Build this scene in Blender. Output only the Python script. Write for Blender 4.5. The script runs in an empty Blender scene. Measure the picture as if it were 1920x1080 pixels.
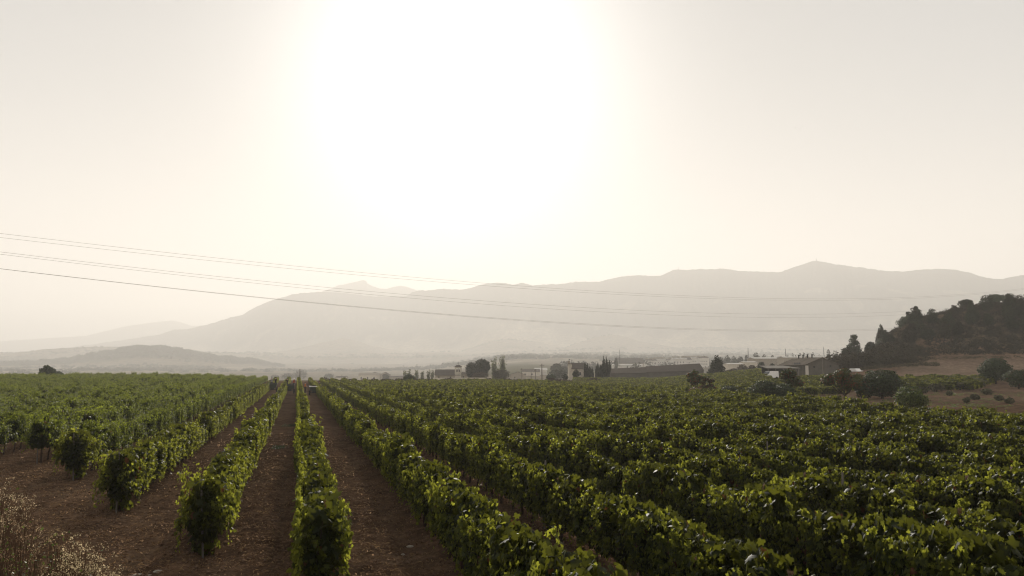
import bpy, math, random
import numpy as np
from mathutils import Vector, Matrix

R = math.radians
RNG = np.random.default_rng(11)
sc = bpy.context.scene
COL = sc.collection

# ------------------------------------------------------------------ camera
F = 1500.0                      # focal length in pixels of the 1920 wide photograph
YH = 695.0                      # row of the true horizon
PITCH = math.atan((YH - 540) / F)
HC = 3.9                        # eye height over the vineyard floor (camera stands on a bank)
cam = bpy.data.cameras.new('camera')
cam.sensor_width = 36.0
cam.lens = F / 1920 * 36.0
cam.clip_start = 0.1
cam.clip_end = 20000
camo = bpy.data.objects.new('camera', cam)
COL.objects.link(camo)
camo.location = (0, 0, HC)
camo.rotation_euler = (R(90) + PITCH, 0, 0)
sc.camera = camo
sc.render.resolution_x, sc.render.resolution_y = 1024, 576

# ------------------------------------------------------------------ world and sun
SUN_EL, SUN_AZ = R(21.5), R(-4.2)          # azimuth measured from +Y towards +X
sun_dir = Vector((math.sin(SUN_AZ) * math.cos(SUN_EL), math.cos(SUN_AZ) * math.cos(SUN_EL), math.sin(SUN_EL)))
w = bpy.data.worlds.new('World')
sc.world = w
w.use_nodes = True
nt = w.node_tree
nt.nodes.clear()
def N(tree, typ, **kw):
    n = tree.nodes.new(typ)
    for k, v in kw.items():
        setattr(n, k, v)
    return n
out = N(nt, 'ShaderNodeOutputWorld')
bg = N(nt, 'ShaderNodeBackground')
sky = N(nt, 'ShaderNodeTexSky', sky_type='NISHITA', sun_disc=False, sun_elevation=SUN_EL,
        sun_rotation=SUN_AZ, air_density=1.0, dust_density=6.0, ozone_density=1.0, altitude=0)
hsv = N(nt, 'ShaderNodeHueSaturation')
hsv.inputs['Saturation'].default_value = 0.25
hsv.inputs['Value'].default_value = 0.08
nt.links.new(sky.outputs[0], hsv.inputs['Color'])
tc = N(nt, 'ShaderNodeTexCoord')
def M(tree, op, a, b=None, c=None):
    n = N(tree, 'ShaderNodeMath', operation=op)
    for i, v in enumerate((a, b, c)):
        if v is None: continue
        if isinstance(v, (int, float)): n.inputs[i].default_value = v
        else: tree.links.new(v, n.inputs[i])
    return n.outputs[0]
dp = N(nt, 'ShaderNodeVectorMath', operation='DOT_PRODUCT')
nrm = N(nt, 'ShaderNodeVectorMath', operation='NORMALIZE')
nt.links.new(tc.outputs['Generated'], nrm.inputs[0])
nt.links.new(nrm.outputs[0], dp.inputs[0])
dp.inputs[1].default_value = sun_dir
ang = M(nt, 'ARCCOSINE', M(nt, 'MINIMUM', dp.outputs['Value'], 0.99999))
def gauss(width, amp):
    q = M(nt, 'DIVIDE', ang, R(width))
    q = M(nt, 'MULTIPLY', q, q)
    return M(nt, 'MULTIPLY', M(nt, 'EXPONENT', M(nt, 'MULTIPLY', q, -1.0)), amp)
SKY_BASE, SKY_WIDE, SKY_MID, SKY_CORE = 2.5, 0.6, -2.8, 3.0      # hazy aureole, in units of the sky strength
tot = M(nt, 'ADD', M(nt, 'ADD', gauss(75, SKY_WIDE), gauss(9, SKY_CORE)), M(nt, 'ADD', gauss(24, SKY_MID), SKY_BASE))
colr = N(nt, 'ShaderNodeMix', data_type='RGBA')
nt.links.new(M(nt, 'DIVIDE', ang, R(60)), colr.inputs[0])
colr.clamp_factor = True
colr.inputs[6].default_value = (0.97, 0.985, 1.0, 1)
colr.inputs[7].default_value = (0.93, 0.95, 0.97, 1)
vm = N(nt, 'ShaderNodeVectorMath', operation='SCALE')
nt.links.new(colr.outputs[2], vm.inputs[0])
nt.links.new(tot, vm.inputs[3])
va = N(nt, 'ShaderNodeVectorMath', operation='ADD')
nt.links.new(hsv.outputs[0], va.inputs[0])
nt.links.new(vm.outputs[0], va.inputs[1])
# warm band low over the horizon
sep = N(nt, 'ShaderNodeSeparateXYZ'); nt.links.new(nrm.outputs[0], sep.inputs[0])
el2 = M(nt, 'DIVIDE', sep.outputs[2], .20)
band = M(nt, 'MULTIPLY', M(nt, 'EXPONENT', M(nt, 'MULTIPLY', M(nt, 'MULTIPLY', el2, el2), -1.0)), 3.4)
band = M(nt, 'MULTIPLY', band, M(nt, 'ADD', M(nt, 'MULTIPLY', dp.outputs['Value'], -1.6), 2.3))
vb = N(nt, 'ShaderNodeVectorMath', operation='SCALE'); vb.inputs[0].default_value = (1.0, .84, .68); nt.links.new(band, vb.inputs[3])
vc = N(nt, 'ShaderNodeVectorMath', operation='ADD'); nt.links.new(va.outputs[0], vc.inputs[0]); nt.links.new(vb.outputs[0], vc.inputs[1])
nt.links.new(vc.outputs[0], bg.inputs[0])
bg.inputs[1].default_value = 0.11
nt.links.new(bg.outputs[0], out.inputs[0])

sl = bpy.data.lights.new('sun', 'SUN')
sl.energy = 5.0
sl.angle = R(0.6)
sl.color = (1.0, 0.93, 0.825)
so = bpy.data.objects.new('sun', sl)
COL.objects.link(so)
so.rotation_euler = (-sun_dir).to_track_quat('-Z', 'Y').to_euler()

sc.view_settings.view_transform = 'Standard'
sc.view_settings.look = 'None'
sc.view_settings.exposure = 0.55
sc.view_settings.gamma = 1.0
sc.cycles.filter_width = 1.1
sc.cycles.max_bounces = 6
sc.cycles.diffuse_bounces = 2
sc.cycles.glossy_bounces = 2
sc.cycles.transmission_bounces = 3
sc.cycles.volume_bounces = 0
sc.cycles.transparent_max_bounces = 8
sc.cycles.caustics_reflective = False
sc.cycles.caustics_refractive = False

# ------------------------------------------------------------------ helpers
def tag(o, label=None, cat=None, group=None, kind=None):
    if label: o['label'] = label
    if cat: o['category'] = cat
    if group: o['group'] = group
    if kind: o['kind'] = kind
    return o

def empty(name, loc, rz=0.0):
    o = bpy.data.objects.new(name, None)
    o.empty_display_size = 0.2
    COL.objects.link(o)
    o.location = loc
    o.rotation_euler = (0, 0, rz)
    return o

def link(name, me, parent=None, loc=None, mats=()):
    o = bpy.data.objects.new(name, me)
    COL.objects.link(o)
    for m in mats: me.materials.append(m)
    if parent is not None: o.parent = parent
    if loc is not None: o.location = loc
    return o

def npmesh(name, V, Fc, smooth=False):
    """V (n,3), Fc (m,k) with k = 3 or 4"""
    V = np.ascontiguousarray(V, dtype=np.float32)
    Fc = np.ascontiguousarray(Fc, dtype=np.int32)
    me = bpy.data.meshes.new(name)
    me.vertices.add(len(V)); me.vertices.foreach_set('co', V.ravel())
    m, k = Fc.shape
    me.loops.add(m * k); me.loops.foreach_set('vertex_index', Fc.ravel())
    me.polygons.add(m)
    me.polygons.foreach_set('loop_start', np.arange(0, m * k, k, dtype=np.int32))
    me.polygons.foreach_set('loop_total', np.full(m, k, dtype=np.int32))
    if smooth: me.polygons.foreach_set('use_smooth', np.ones(m, dtype=bool))
    me.update(calc_edges=True)
    return me

class MB:
    """collects quads / triangles / n-gons and links them as ONE mesh object"""
    def __init__(s): s.v = []; s.f = []; s.mi = []
    def add(s, vs, fs, mi=0):
        b = len(s.v); s.v += [tuple(v) for v in vs]
        s.f += [tuple(b + i for i in f) for f in fs]; s.mi += [mi] * len(fs)
    def box(s, x0, x1, y0, y1, z0, z1, mi=0):
        s.add([(x0,y0,z0),(x1,y0,z0),(x1,y1,z0),(x0,y1,z0),(x0,y0,z1),(x1,y0,z1),(x1,y1,z1),(x0,y1,z1)],
              [(0,3,2,1),(4,5,6,7),(0,1,5,4),(1,2,6,5),(2,3,7,6),(3,0,4,7)], mi)
    def tube(s, pts, rad, n=6, cap=True, mi=0):
        pts = [Vector(p) for p in pts]
        vs = []; fs = []
        for i, p in enumerate(pts):
            d = (pts[min(i+1, len(pts)-1)] - pts[max(i-1, 0)]).normalized()
            a = d.cross(Vector((0.13, 0.97, 0.2))).normalized()
            if a.length < .5: a = d.cross(Vector((1, 0, 0))).normalized()
            b = d.cross(a)
            r = rad[i] if isinstance(rad, (list, tuple)) else rad
            for k in range(n):
                q = 2*math.pi*k/n
                vs.append(p + a*(r*math.cos(q)) + b*(r*math.sin(q)))
        for i in range(len(pts)-1):
            for k in range(n):
                fs.append((i*n+k, i*n+(k+1) % n, (i+1)*n+(k+1) % n, (i+1)*n+k))
        if cap:
            fs.append(tuple(range(n))[::-1]); fs.append(tuple((len(pts)-1)*n+k for k in range(n)))
        s.add(vs, fs, mi)
    def cyl(s, c, axis, r, h, n=16, mi=0):
        c = Vector(c); a = Vector(axis).normalized()
        s.tube([c - a*h/2, c + a*h/2], r, n, True, mi)
    def build(s, name, mats, parent=None, loc=None, smooth=False):
        me = bpy.data.meshes.new(name)
        me.from_pydata([tuple(v) for v in s.v], [], s.f)
        if not isinstance(mats, (list, tuple)): mats = [mats]
        me.polygons.foreach_set('material_index', np.array(s.mi, dtype=np.int32))
        if smooth: me.polygons.foreach_set('use_smooth', np.ones(len(s.f), dtype=bool))
        me.update()
        return link(name, me, parent, loc, mats)

def ray(px, py):
    dx = (px - 960) / F; dz = (540 - py) / F
    fw = math.cos(PITCH) - dz * math.sin(PITCH)
    up = math.sin(PITCH) + dz * math.cos(PITCH)
    return dx / fw, up / fw
def P(px, py, Y):
    """the world point at depth Y seen at a pixel of the photograph"""
    a, b = ray(px, py)
    return Vector((a * Y, Y, HC + b * Y))
def T(px, py=YH): return ray(px, py)[0]

# value noise -------------------------------------------------------
def _h(ix, iy, seed):
    n = (ix.astype(np.int64) * 374761393 + iy.astype(np.int64) * 668265263 + seed * 1442695041) & 0xffffffff
    n = ((n ^ (n >> 13)) * 1274126177) & 0xffffffff
    return ((n ^ (n >> 16)) & 0xffff) / 65535.0
def vnoise(x, y, seed=0):
    x = np.asarray(x, float); y = np.asarray(y, float)
    ix = np.floor(x); iy = np.floor(y); fx = x - ix; fy = y - iy
    fx = fx*fx*(3-2*fx); fy = fy*fy*(3-2*fy)
    a = _h(ix, iy, seed); b = _h(ix+1, iy, seed); c = _h(ix, iy+1, seed); d = _h(ix+1, iy+1, seed)
    return (a*(1-fx)+b*fx)*(1-fy) + (c*(1-fx)+d*fx)*fy
def fbm(x, y, oct=4, seed=0, gain=.5):
    s = 0; a = 1; t = 0
    for i in range(oct):
        s = s + a*vnoise(x*2**i, y*2**i, seed+i*17); t += a; a *= gain
    return s/t - .5
def sstep(a, b, x):
    u = np.clip((np.asarray(x, float)-a)/(b-a), 0, 1); return u*u*(3-2*u)

# ------------------------------------------------------------------ terrain height
TILT = R(-14.97)
RD = (math.sin(TILT), math.cos(TILT))          # direction the vine rows run in
RN = (math.cos(TILT), -math.sin(TILT))         # to the right of a row
ROW_P0, ROW_S = 0.50, 2.71
def row_p(k): return ROW_P0 + ROW_S * (k - 4) + {3: .40, 2: .28, 1: .14}.get(k, 0)

def ridge(x, y, base, pts, D, wf, wb=None):
    """raises the ground to a crest whose outline is given in pixels and whose depth is D"""
    t = x / np.maximum(y, 1)
    tx = [T(p[0]) for p in pts]
    zc = np.interp(t, tx, [P(p[0], p[1], D)[2] for p in pts])
    u = (y - D)
    g = np.where(u < 0, np.exp(-(u/wf)**2), np.exp(-(u/(wb or wf))**2))
    return base + np.maximum(zc - base, 0) * g

HILLOCK = [(1500,715),(1572,694),(1600,684),(1640,655),(1680,622),(1720,600),(1760,592),(1800,582),(1860,572),(1920,566),(2050,556),(2300,560)]
def ground_z(x, y):
    x = np.asarray(x, float); y = np.asarray(y, float)
    t = np.where(y > 1, x / np.maximum(y, 1), 0.0)
    px = 960 + F * t
    wr = sstep(1080, 1780, px); wl = sstep(760, 330, px)
    z = wr * np.interp(y, [50, 75, 110, 140, 170, 195, 260, 400, 700, 1200], [0, .6, 1.0, 2.3, 4.3, 6.4, 7.5, 7, 4, 0])
    z = z + wl * np.interp(y, [50, 120, 220, 300, 400], [0, .45, 1.75, 0, 0])
    vr = np.interp(y, [0, 230, 330, 450, 700, 1000, 1500, 2400, 3600, 4500, 9200], [0, 0, -1.2, -1.6, 2.5, 8.5, 20, 46, 92, 130, 170])
    vl = np.interp(y, [0, 230, 330, 450, 700, 1000, 2300, 3300, 4500, 9200], [0, 0, -1.2, -3, -6, -7, 9, 42, 85, 140])
    lf = sstep(1000, 740, px)
    z = z + vr*(1-lf) + vl*lf
    far = sstep(500, 2500, y)
    z = z + far * 22 * fbm(x/620+7, y/420, 3, 5) * (1-.7*lf*(y < 2900))
    z = ridge(x, y, z, HILLOCK, 245, 36, 90)
    hk = sstep(5, 14, z) * sstep(300, 230, y) * sstep(150, 200, y)
    z = z + hk * 3.0 * fbm(x/11, y/14, 4, 9)
    z = ridge(x, y, z, [(-300,684),(0,682),(60,681),(85,678),(100,678),(118,674),(130,675),(146,669),(158,670),(170,664),(182,665),(196,660),(210,661),(224,655),(240,654),(258,651),(280,652),(300,651),(318,655),(332,655),(345,660),(360,660),(376,666),(392,665),(408,671),(430,670),(448,675),(470,674),(500,682),(560,692)], 2600, 260, 300)
    z = ridge(x, y, z, [(500,664),(560,652),(600,643),(640,633),(665,639),(700,650),(760,660)], 4000, 200, 300)
    z = ridge(x, y, z, [(860,662),(890,648),(930,638),(960,636),(1010,641),(1060,652),(1100,660)], 4000, 200, 300)
    z = ridge(x, y, z, [(1040,662),(1080,645),(1120,632),(1160,627),(1200,640),(1270,652)], 3700, 200, 300)
    z = ridge(x, y, z, [(-200,665),(0,664),(80,655),(170,650),(260,650),(330,655),(420,662),(500,668)], 3500, 200, 300)
    z = z + sstep(900, 2200, y) * 9.0 * fbm(x/55, y/80, 3, 23)
    # the bank the photographer stands on, with its brush to the left
    lx = np.array([-60, -20, -9.0, -4.3, 0, 6, 40]); ly = np.array([60, 27, 14.2, 8.6, 5.2, 4.4, 4.0])
    d = np.interp(x, lx, ly) - y
    z = z + 2.25 * sstep(-0.6, 4.2, d * .8)
    return z
def soil_detail(x, y):
    """tilled clods, wheel ruts and the low berm under each row"""
    r = np.hypot(x, y)
    a = sstep(60, 26, r)
    z = .075*fbm(x/.6, y/.6, 3, 31) + .12*fbm(x/.19, y/.19, 3, 41)
    p = x*RN[0] + y*RN[1]; s = x*RD[0] + y*RD[1]
    u = (p - ROW_P0)/ROW_S; u = (u - np.round(u)) * ROW_S
    z = z + .07*np.exp(-(u/.38)**2) - .055*np.exp(-((np.abs(u)-.80)/.17)**2)
    z = z + .05*fbm(p/.22, s/2.6, 2, 57)
    return z * a + .25*fbm(x/9, y/9, 2, 3)*sstep(3, 12, r)*0.4
def gz(x, y): return float(ground_z(x, y) + soil_detail(x, y))

# ------------------------------------------------------------------ materials
def nodemat(name):
    m = bpy.data.materials.new(name); m.use_nodes = True
    t = m.node_tree; t.nodes.clear()
    o = N(t, 'ShaderNodeOutputMaterial'); b = N(t, 'ShaderNodeBsdfPrincipled')
    t.links.new(b.outputs[0], o.inputs[0])
    return m, t, o, b
def ramp(t, fac, stops):
    r = N(t, 'ShaderNodeValToRGB')
    els = r.color_ramp.elements
    while len(els) < len(stops): els.new(.5)
    for e, (p, c) in zip(els, stops): e.position = p; e.color = (*c, 1)
    t.links.new(fac, r.inputs[0]); return r.outputs[0]
def noise(t, scale, detail=4, rough=.6, coord='Object', stretch=None):
    tc = N(t, 'ShaderNodeTexCoord')
    mp = N(t, 'ShaderNodeMapping')
    t.links.new(tc.outputs[coord], mp.inputs[0])
    if stretch: mp.inputs['Scale'].default_value = stretch
    n = N(t, 'ShaderNodeTexNoise'); n.inputs['Scale'].default_value = scale
    n.inputs['Detail'].default_value = detail; n.inputs['Roughness'].default_value = rough
    t.links.new(mp.outputs[0], n.inputs['Vector']); return n.outputs[0]
def plain(name, c1, c2, scale=2.0, rough=.85, bump=.0, metal=0.0, stretch=None, spec=.3):
    m, t, o, b = nodemat(name)
    n = noise(t, scale, 5, .65, stretch=stretch)
    t.links.new(ramp(t, n, [(.3, c1), (.7, c2)]), b.inputs['Base Color'])
    b.inputs['Roughness'].default_value = rough; b.inputs['Metallic'].default_value = metal
    b.inputs['Specular IOR Level'].default_value = spec if rough < .8 else 0.0
    if rough >= .8: b.inputs['IOR'].default_value = 1.02
    if bump:
        bn = N(t, 'ShaderNodeBump'); bn.inputs['Strength'].default_value = bump; bn.inputs['Distance'].default_value = .05
        t.links.new(n, bn.inputs['Height']); t.links.new(bn.outputs[0], b.inputs['Normal'])
    return m
def leafmat(name, c_old, c_young, trans, tw=.35, rough=.42, spec=.45, dry=None):
    """two sided leaf: reflects, lets light through, varies from plant to plant and by the leaf attribute 'age'"""
    m, t, o, b = nodemat(name)
    at = N(t, 'ShaderNodeAttribute', attribute_name='age')
    oi = N(t, 'ShaderNodeObjectInfo')
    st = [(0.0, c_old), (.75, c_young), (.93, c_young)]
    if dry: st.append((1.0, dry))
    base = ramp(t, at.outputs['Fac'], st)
    hs = N(t, 'ShaderNodeHueSaturation')
    mr = N(t, 'ShaderNodeMapRange'); mr.inputs['To Min'].default_value = .72; mr.inputs['To Max'].default_value = 1.25
    t.links.new(oi.outputs['Random'], mr.inputs[0]); t.links.new(mr.outputs[0], hs.inputs['Value'])
    mh = N(t, 'ShaderNodeMapRange'); mh.inputs['To Min'].default_value = .485; mh.inputs['To Max'].default_value = .512
    t.links.new(M(t, 'FRACT', M(t, 'MULTIPLY', oi.outputs['Random'], 7.31)), mh.inputs[0]); t.links.new(mh.outputs[0], hs.inputs['Hue'])
    t.links.new(base, hs.inputs['Color']); t.links.new(hs.outputs[0], b.inputs['Base Color'])
    b.inputs['Roughness'].default_value = rough; b.inputs['Specular IOR Level'].default_value = spec
    if spec <= .2 and not name.startswith('vine_leaf'): b.inputs['IOR'].default_value = 1.04
    tr = N(t, 'ShaderNodeBsdfTranslucent')
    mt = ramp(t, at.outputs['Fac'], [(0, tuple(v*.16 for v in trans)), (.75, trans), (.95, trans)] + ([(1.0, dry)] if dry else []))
    t.links.new(mt, tr.inputs[0])
    mx = N(t, 'ShaderNodeMixShader'); mx.inputs[0].default_value = tw
    t.links.new(b.outputs[0], mx.inputs[1]); t.links.new(tr.outputs[0], mx.inputs[2]); t.links.new(mx.outputs[0], o.inputs[0])
    return m

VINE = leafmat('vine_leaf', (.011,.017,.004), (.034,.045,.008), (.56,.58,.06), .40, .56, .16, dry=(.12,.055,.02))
VINE_DEEP = leafmat('vine_leaf_deep', (.010,.018,.005), (.026,.040,.009), (.42,.48,.05), .38, .56, .17, dry=(.12,.055,.02))
SHRUB = leafmat('shrub_leaf', (.022,.034,.013), (.038,.050,.018), (.10,.14,.03), .22, .6, .3, dry=(.09,.04,.02))
ALMOND = leafmat('almond_leaf', (.035,.045,.015), (.055,.065,.02), (.16,.19,.035), .28, .55, .3, dry=(.14,.045,.02))
PINEM = leafmat('pine_needle', (.022,.027,.015), (.036,.040,.020), (.06,.07,.025), .12, .7, .2)
LIGHTG = leafmat('pale_shrub_leaf', (.055,.080,.022), (.085,.115,.03), (.22,.28,.05), .3, .55, .3)
CYPR = leafmat('cypress_leaf', (.016,.022,.012), (.028,.034,.016), (.04,.05,.02), .1, .7, .2)
POPL = leafmat('poplar_leaf', (.06,.07,.03), (.09,.10,.04), (.22,.24,.08), .35, .6, .3)
SCRUB = leafmat('scrub_leaf', (.050,.043,.026), (.075,.062,.036), (.10,.08,.04), .15, .8, .15, dry=(.13,.075,.045))
HSCRUB = leafmat('hill_scrub_leaf', (.024,.022,.014), (.042,.036,.022), (.06,.05,.025), .12, .8, .1, dry=(.09,.05,.03))
FARTREE = leafmat('far_tree_leaf', (.03,.035,.02), (.055,.058,.03), (.06,.07,.03), .1, .8, .1)
DRYST = leafmat('dry_stalk', (.11,.058,.026), (.25,.16,.08), (.40,.26,.13), .35, .7, .2)
CREAM = leafmat('cream_seed_head', (.38,.29,.17), (.58,.46,.29), (.72,.58,.36), .45, .7, .2)
BARK = plain('vine_bark', (.045,.03,.02), (.10,.07,.05), 18, .95, .6)
TBARK = plain('tree_bark', (.03,.024,.018), (.07,.055,.042), 6, .95, .6)
WOOD = plain('weathered_wood', (.10,.09,.075), (.20,.18,.155), 9, .9, .3, stretch=(4,4,.5))
SHEDW = plain('shed_block_wall', (.085,.08,.07), (.13,.12,.10), .8, .95, .2)
STONE = plain('stone_wall', (.22,.19,.15), (.33,.29,.23), 1.6, .95, .4)
PLASTER = plain('pale_plaster', (.42,.38,.31), (.56,.51,.43), 1.1, .9, .15)
WHITEW = plain('white_render', (.42,.40,.36), (.55,.52,.47), .6, .85)
ROOFT = plain('roof_tile', (.075,.066,.057), (.13,.112,.095), 2.4, .9, .4, stretch=(1,6,1))
CANR = plain('weathered_sheet_roof', (.15,.14,.125), (.24,.225,.20), .7, .9)
ROOFP = plain('pale_roof_sheet', (.36,.345,.32), (.50,.48,.44), .5, .85, spec=.15)
ROOFM = plain('corrugated_roof', (.05,.045,.038), (.15,.13,.11), 1.2, .9, .2, stretch=(.25,3,1))
DARKM = plain('dark_steel', (.02,.022,.02), (.05,.05,.045), 3, .5, 0, .4)
GREENP = plain('dark_green_paint', (.02,.03,.02), (.04,.055,.035), 2, .45)
RUBBER = plain('tyre_rubber', (.012,.012,.012), (.03,.028,.026), 6, .9)
GLASS = plain('window_glass', (.02,.022,.025), (.05,.055,.06), 1.5, .12, spec=.7)
WHITEP = plain('white_paint', (.70,.69,.66), (.80,.79,.76), 3, .4)
CABLE = plain('power_cable', (.28,.25,.21), (.36,.32,.27), 2, .6, 0, .3)
SKIN = plain('skin', (.30,.17,.11), (.40,.24,.16), 3, .6)
SHIRTS = [plain('navy_cloth', (.015,.018,.03), (.03,.035,.05), 3), plain('red_cloth', (.18,.03,.02), (.25,.05,.03), 3),
          plain('grey_cloth', (.12,.12,.12), (.2,.2,.2), 3), plain('black_cloth', (.012,.012,.014), (.025,.025,.028), 3),
          plain('orange_cloth', (.5,.14,.03), (.6,.2,.05), 3)]
TROUS = plain('dark_trousers', (.02,.02,.025), (.045,.045,.05), 3)
GRAPES = plain('heaped_grapes', (.015,.01,.02), (.04,.04,.02), 22, .85, .8)

# ground: soil near, ploughed red-brown field, pale stubble valley and wooded slopes, by the 'cover' colour of the land
def ground_material():
    m, t, o, b = nodemat('soil')
    at = N(t, 'ShaderNodeAttribute', attribute_name='cover')
    n1 = noise(t, 1.3, 8, .7); n2 = noise(t, 9, 6, .7); n3 = noise(t, .05, 5, .6)
    mul = N(t, 'ShaderNodeMix', data_type='RGBA', blend_type='MULTIPLY'); mul.inputs[0].default_value = 1
    v = ramp(t, n1, [(.25, (.42,.38,.35)), (.5, (.92,.92,.92)), (.75, (1.75,1.68,1.55))])
    t.links.new(at.outputs['Color'], mul.inputs[6]); t.links.new(v, mul.inputs[7])
    mul2 = N(t, 'ShaderNodeMix', data_type='RGBA', blend_type='MULTIPLY'); mul2.inputs[0].default_value = 1
    v2 = ramp(t, n2, [(.3, (.6,.58,.56)), (.6, (1.1,1.08,1.05)), (.8, (1.7,1.6,1.5))])
    t.links.new(mul.outputs[2], mul2.inputs[6]); t.links.new(v2, mul2.inputs[7])
    mul3 = N(t, 'ShaderNodeMix', data_type='RGBA', blend_type='MULTIPLY'); mul3.inputs[0].default_value = 1
    v3 = ramp(t, n3, [(.35, (.75,.74,.72)), (.65, (1.25,1.22,1.18))])
    t.links.new(mul2.outputs[2], mul3.inputs[6]); t.links.new(v3, mul3.inputs[7])
    df = N(t, 'ShaderNodeBsdfDiffuse'); df.inputs['Roughness'].default_value = .9
    t.links.new(mul3.outputs[2], df.inputs[0]); t.links.new(df.outputs[0], o.inputs[0])
    bn = N(t, 'ShaderNodeBump'); bn.inputs['Strength'].default_value = .9; bn.inputs['Distance'].default_value = .06
    t.links.new(n2, bn.inputs['Height']); t.links.new(bn.outputs[0], df.inputs['Normal']); t.nodes.remove(b)
    return m
SOIL = ground_material()

def set_cover(me, C):
    a = me.color_attributes.new('cover', 'FLOAT_COLOR', 'POINT')
    a.data.foreach_set('color', np.hstack([C, np.ones((len(C), 1))]).astype(np.float32).ravel())

def cover(x, y, z):
    n = len(x)
    t = x/np.maximum(y, 1)
    px = 960 + F*t
    C = np.tile(np.array([.150,.097,.064]), (n, 1))
    def mix(mask, col):
        nonlocal C
        mask = np.clip(mask, 0, 1)[:, None]; C = C*(1-mask) + np.array(col)*mask
    # pale dusty streaks on the headland and between the rows
    hp = sstep(.08, .3, fbm(x/1.6, y/3.2, 3, 77)) * sstep(60, 10, y)
    mix(hp*.6, (.19,.135,.092))
    p_ = x*RN[0] + y*RN[1]; u_ = (p_ - ROW_P0)/ROW_S; u_ = np.abs(u_ - np.round(u_))*ROW_S
    mix(np.exp(-((u_-.80)/.17)**2)*.55*sstep(-.25, .2, fbm(x/2, y/4, 3, 51))*sstep(160, 120, y), (.18,.125,.085))
    mix(sstep(60, 90, y)*sstep(200, 150, y)*sstep(1350, 1500, px), (.15,.105,.078))
    mix(sstep(140, 150, y)*sstep(200, 170, y)*sstep(1670, 1700, px), (.19,.145,.112))
    mix(sstep(196, 205, y)*sstep(1380, 1500, px), (.085,.066,.045))
    fld = vnoise(x/150+3, y/170, 61)
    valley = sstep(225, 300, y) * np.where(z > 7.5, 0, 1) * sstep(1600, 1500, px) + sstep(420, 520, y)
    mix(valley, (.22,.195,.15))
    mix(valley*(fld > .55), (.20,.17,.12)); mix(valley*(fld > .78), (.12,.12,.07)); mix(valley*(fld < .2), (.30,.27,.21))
    mix(sstep(240, 262, y)*sstep(300, 280, y)*sstep(1500, 1400, px)*.7, (.10,.085,.06))
    # eroded bare earth on the flank of the hillock
    e = sstep(.02, .2, fbm(x/7, y/9, 3, 13)) * sstep(1640, 1700, px)*sstep(1830, 1770, px)*sstep(190, 205, y)*sstep(262, 240, y)
    mix(e, (.17,.11,.075))
    wood = sstep(2330, 2420, y)*sstep(3200, 2900, y)*sstep(560, 470, px)
    mix(wood, (.05,.047,.034))
    return C

# ------------------------------------------------------------------ the ground sheet
rs = [0.0]
r = 1.0
while r < 9200:
    rs.append(r)
    if r < 5: r += .35
    elif r < 14: r += .055
    elif r < 42: r += r*.0040
    elif r < 420: r += r*.012
    elif r < 4600: r += r*.012
    else: r += r*.05
rs = np.array(rs + [9200.0])
ia = np.arange(-37, 37.01, .19)
oa = np.concatenate([np.arange(40, 320, 5.0)])
an = np.radians(np.concatenate([ia, oa]))
Rg, Ag = np.meshgrid(rs, an, indexing='ij')
gx = Rg*np.sin(Ag); gy = Rg*np.cos(Ag)
# clamp the sheet inside the haze box
gx = np.clip(gx, -6900, 6900); gy = np.clip(gy, -55, 9150)
gxf, gyf = gx.ravel(), gy.ravel()
gzf = ground_z(gxf, gyf) + soil_detail(gxf, gyf)
nr, na = Rg.shape
idx = np.arange(nr*na).reshape(nr, na)
nx = np.roll(idx, -1, axis=1)
q = np.stack([idx[:-1], idx[1:], nx[1:], nx[:-1]], -1).reshape(-1, 4)
gm = npmesh('ground', np.stack([gxf, gyf, gzf], 1), q, True)
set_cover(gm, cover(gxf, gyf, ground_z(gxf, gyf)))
g = link('ground', gm, mats=[SOIL])
tag(g, 'brown tilled soil and fields running to the valley', kind='structure')

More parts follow.
